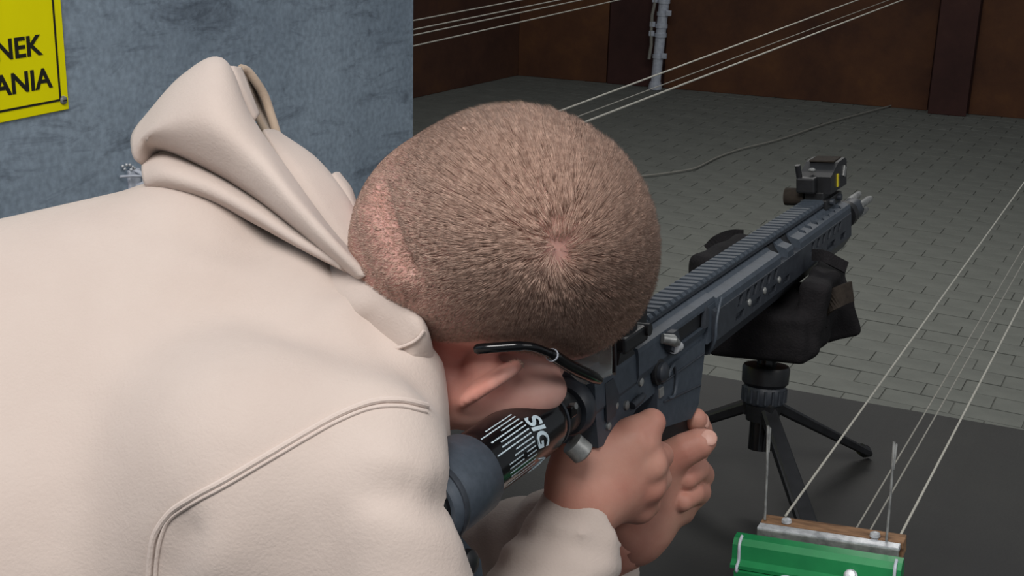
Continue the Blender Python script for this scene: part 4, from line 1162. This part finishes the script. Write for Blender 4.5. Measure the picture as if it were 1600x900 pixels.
patch('hood_fold', [
    [(228,240,.915),(262,240,.905),(330,270,.893),(400,312,.878),(462,362,.862),(520,402,.855)],
    [(224,262,.893),(262,258,.880),(330,284,.868),(400,326,.856),(462,370,.848),(525,408,.848)],
    [(228,284,.885),(262,278,.872),(330,300,.862),(400,338,.852),(462,376,.845),(535,416,.846)],
    [(236,298,.895),(266,300,.885),(330,312,.876),(400,346,.866),(470,384,.858),(548,424,.856)]], 44, 20, parent=hood)
patch('hood_edge', [
    [(346,108,.955),(356,128,.952),(372,160,.945),(392,192,.938)],
    [(360,106,.950),(368,124,.946),(382,154,.940),(398,186,.936)],
    [(374,107,.962),(380,121,.962),(390,148,.955),(402,180,.948)]], 24, 12, mat='hoodie', parent=hood)
patch('hood_lining', [
    [(366,108,.975),(382,138,.978),(396,172,.972),(416,210,.965)],
    [(384,112,1.005),(400,142,1.015),(410,172,1.012),(426,210,.990)],
    [(392,120,.985),(412,150,.990),(422,178,.990),(434,214,.980)]], 24, 14, mat='lining', parent=hood)
MB().tube([to_world(q(a_, b_, c_-.056)) for a_, b_, c_ in cat_rom([(376,107,.965),(386,111,.970),(398,125,.975),(413,149,.982),(423,178,.984),(435,216,.976)], 26)], .0034, 10).build('lining_hem', MAT['lining'], hood, origin=BASE)
patch('hood_collar', [
    [(410,205,.935),(450,270,.915),(500,340,.895),(545,396,.88),(585,440,.87)],
    [(420,205,.945),(468,262,.925),(520,335,.905),(558,392,.888),(588,432,.87)],
    [(432,208,.965),(486,250,.955),(535,312,.935),(562,372,.91),(586,424,.88)],
    [(440,214,.99),(492,250,.985),(541,310,.965),(564,364,.94),(584,416,.90)]], 36, 22, parent=hood)
patch('hood_base', [
    [(520,396,.815),(584,430,.790),(619,456,.775),(648,485,.768),(665,520,.766),(675,562,.775)],
    [(516,398,.800),(581,431,.762),(616,457,.750),(646,485,.744),(663,520,.742),(672,561,.757)],
    [(508,412,.798),(566,452,.758),(602,480,.747),(630,507,.743),(650,540,.743),(660,580,.757)],
    [(496,430,.798),(546,476,.760),(580,506,.757),(611,536,.752),(636,566,.749),(648,604,.758)],
    [(484,446,.810),(530,495,.775),(566,525,.771),(600,556,.766),(628,580,.762),(638,612,.768)]], 44, 24, parent=hood, shift=0)
mbs = MB().tube([to_world(q(*p)) for p in cat_rom([(663,516,.7365),(652,530,.7378),(636,539,.7405),(620,544,.7440)], 14)], .0011, 8)
mbs.build('seam', MAT['seam'], hood, origin=BASE)
patch('hood_tab', [
    [(516,290,.965),(530,312,.955),(545,340,.945)],
    [(520,274,.97),(540,298,.962),(552,330,.95)],
    [(528,272,.985),(546,296,.98),(556,328,.965)]], 14, 10, parent=hood)

# ---- trousers and shoes
hipc = PB.copy()
def trousers(P):
    d = ellipsoid(P, hipc+np.array((.0,.0,-.03)), (.15,.14,.13))
    for s in (-1, 1):
        sx = np.array((.075*s, -.03*s, 0))
        d = smin(d, chain(P, [hipc+sx+np.array((0,0,-.06)), np.array((BASE[0]+.095*s, BASE[1]+.03-.05*s, .50)), np.array((BASE[0]+.11*s, BASE[1]-.04-.06*s, .07))], [.105,.075,.062], .02), .03)
    return d
tv, tf_ = surface_nets(trousers, hipc-np.array((.35,.35,hipc[2]-.0)), hipc+np.array((.35,.35,.10)), .011)
link('trousers', np_mesh('trousers', tv-BASE, tf_), MAT['trousers'], person, angle=0)
for s in (-1, 1):
    a = np.array((BASE[0]+.11*s, BASE[1]-.06-.06*s, .045))
    def shoe(P, a=a):
        d = smin(ellipsoid(P, a+np.array((.0,.0,.01)), (.045,.06,.055)), ellipsoid(P, a+np.array((.045,.12,-.005)), (.046,.10,.040)), .04)
        return smax(d, -(P[:,2]-.0), .004)
    v, f_ = surface_nets(shoe, a-np.array((.12,.14,.06)), a+np.array((.16,.28,.09)), .006)
    link('shoe', np_mesh('shoe', v-BASE, f_), MAT['shoe'], person, angle=0)

# ================================================================== GLASSES
gl0 = to_world(hl(0,.10,.02)); gs = empty('safety_glasses', gl0)
tag(gs, 'black framed clear safety glasses worn on the face', 'glasses')
tip = hpx(742, 546, .078); t1 = hpx(775, 543, .080); t2 = hpx(825, 541, .081); t3 = hpx(858, 552, .081); t4 = hpx(890, 572, .080); hg_ = hpx(936, 594, .077)
def mirror_h(p):
    L = head_coords(np.asarray(p)[None])[0].copy(); L[0] = -.86*L[0]; return hl(*L)
for s in (1, -1):
    fx = (lambda p: to_world(p)) if s == 1 else (lambda p: to_world(mirror_h(p)))
    arm = MB().tube([fx(p) for p in cat_rom([tip, t1, t2, t3], 22)], [.0022]+[.0034]*4+[.0032]*8+[.0028]*9, 12).build('temple_arm', MAT['gloss'], gs, origin=gl0)
    MB().tube([fx(p) for p in cat_rom([t3, t4, hg_], 12)], [.0030,.0042]+[.0044]*8+[.0042,.0030], 12).build('temple_sleeve', MAT['gloss'], arm, origin=gl0)
    MB().tube([fx(t3+(t4-t3)*.12), fx(t3+(t4-t3)*.16)], .0043, 12).build('steel_pin', MAT['whiteplastic'], arm, origin=gl0)
HL = head_coords(hg_[None])[0]
def lens_pt(u, v):                                       # u -1..1 across the face, v up
    x = HL[0]*u; y = HL[1]+.010*(1-abs(u)**2.2); z = HL[2]+.006+v
    if abs(u) < .16 and v < 0: z = HL[2]+.006+v*max(.25, (abs(u)-.02)/.14)
    return hl(x, y-.10*max(0, -v)*.8, z)
nu, nv = 41, 12
out = [[lens_pt(-1+2*i/(nu-1), (.006)-(j/(nv-1))*(.040*(1-.45*abs(-1+2*i/(nu-1))**6))) for j in range(nv)] for i in range(nu)]
G = np.array(out); n_ = hF
vs = np.vstack([G.reshape(-1,3), (G-hF*.002).reshape(-1,3)]); fs = []; o_ = nu*nv
for i in range(nu-1):
    for j in range(nv-1):
        fs.append((i*nv+j, (i+1)*nv+j, (i+1)*nv+j+1, i*nv+j+1)); fs.append((o_+i*nv+j, o_+i*nv+j+1, o_+(i+1)*nv+j+1, o_+(i+1)*nv+j))
for i in range(nu-1):
    for j in (0, nv-1): fs.append((i*nv+j, (i+1)*nv+j, o_+(i+1)*nv+j, o_+i*nv+j))
for j in range(nv-1):
    for i in (0, nu-1): fs.append((i*nv+j, i*nv+j+1, o_+i*nv+j+1, o_+i*nv+j))
MB().add(to_world(vs), fs).build('lens', MAT['lens'], gs, origin=gl0)
MB().tube([to_world(G[i, 0]+hU*.0005) for i in range(nu)], .0016, 8).build('brow_bar', MAT['gloss'], gs, origin=gl0)
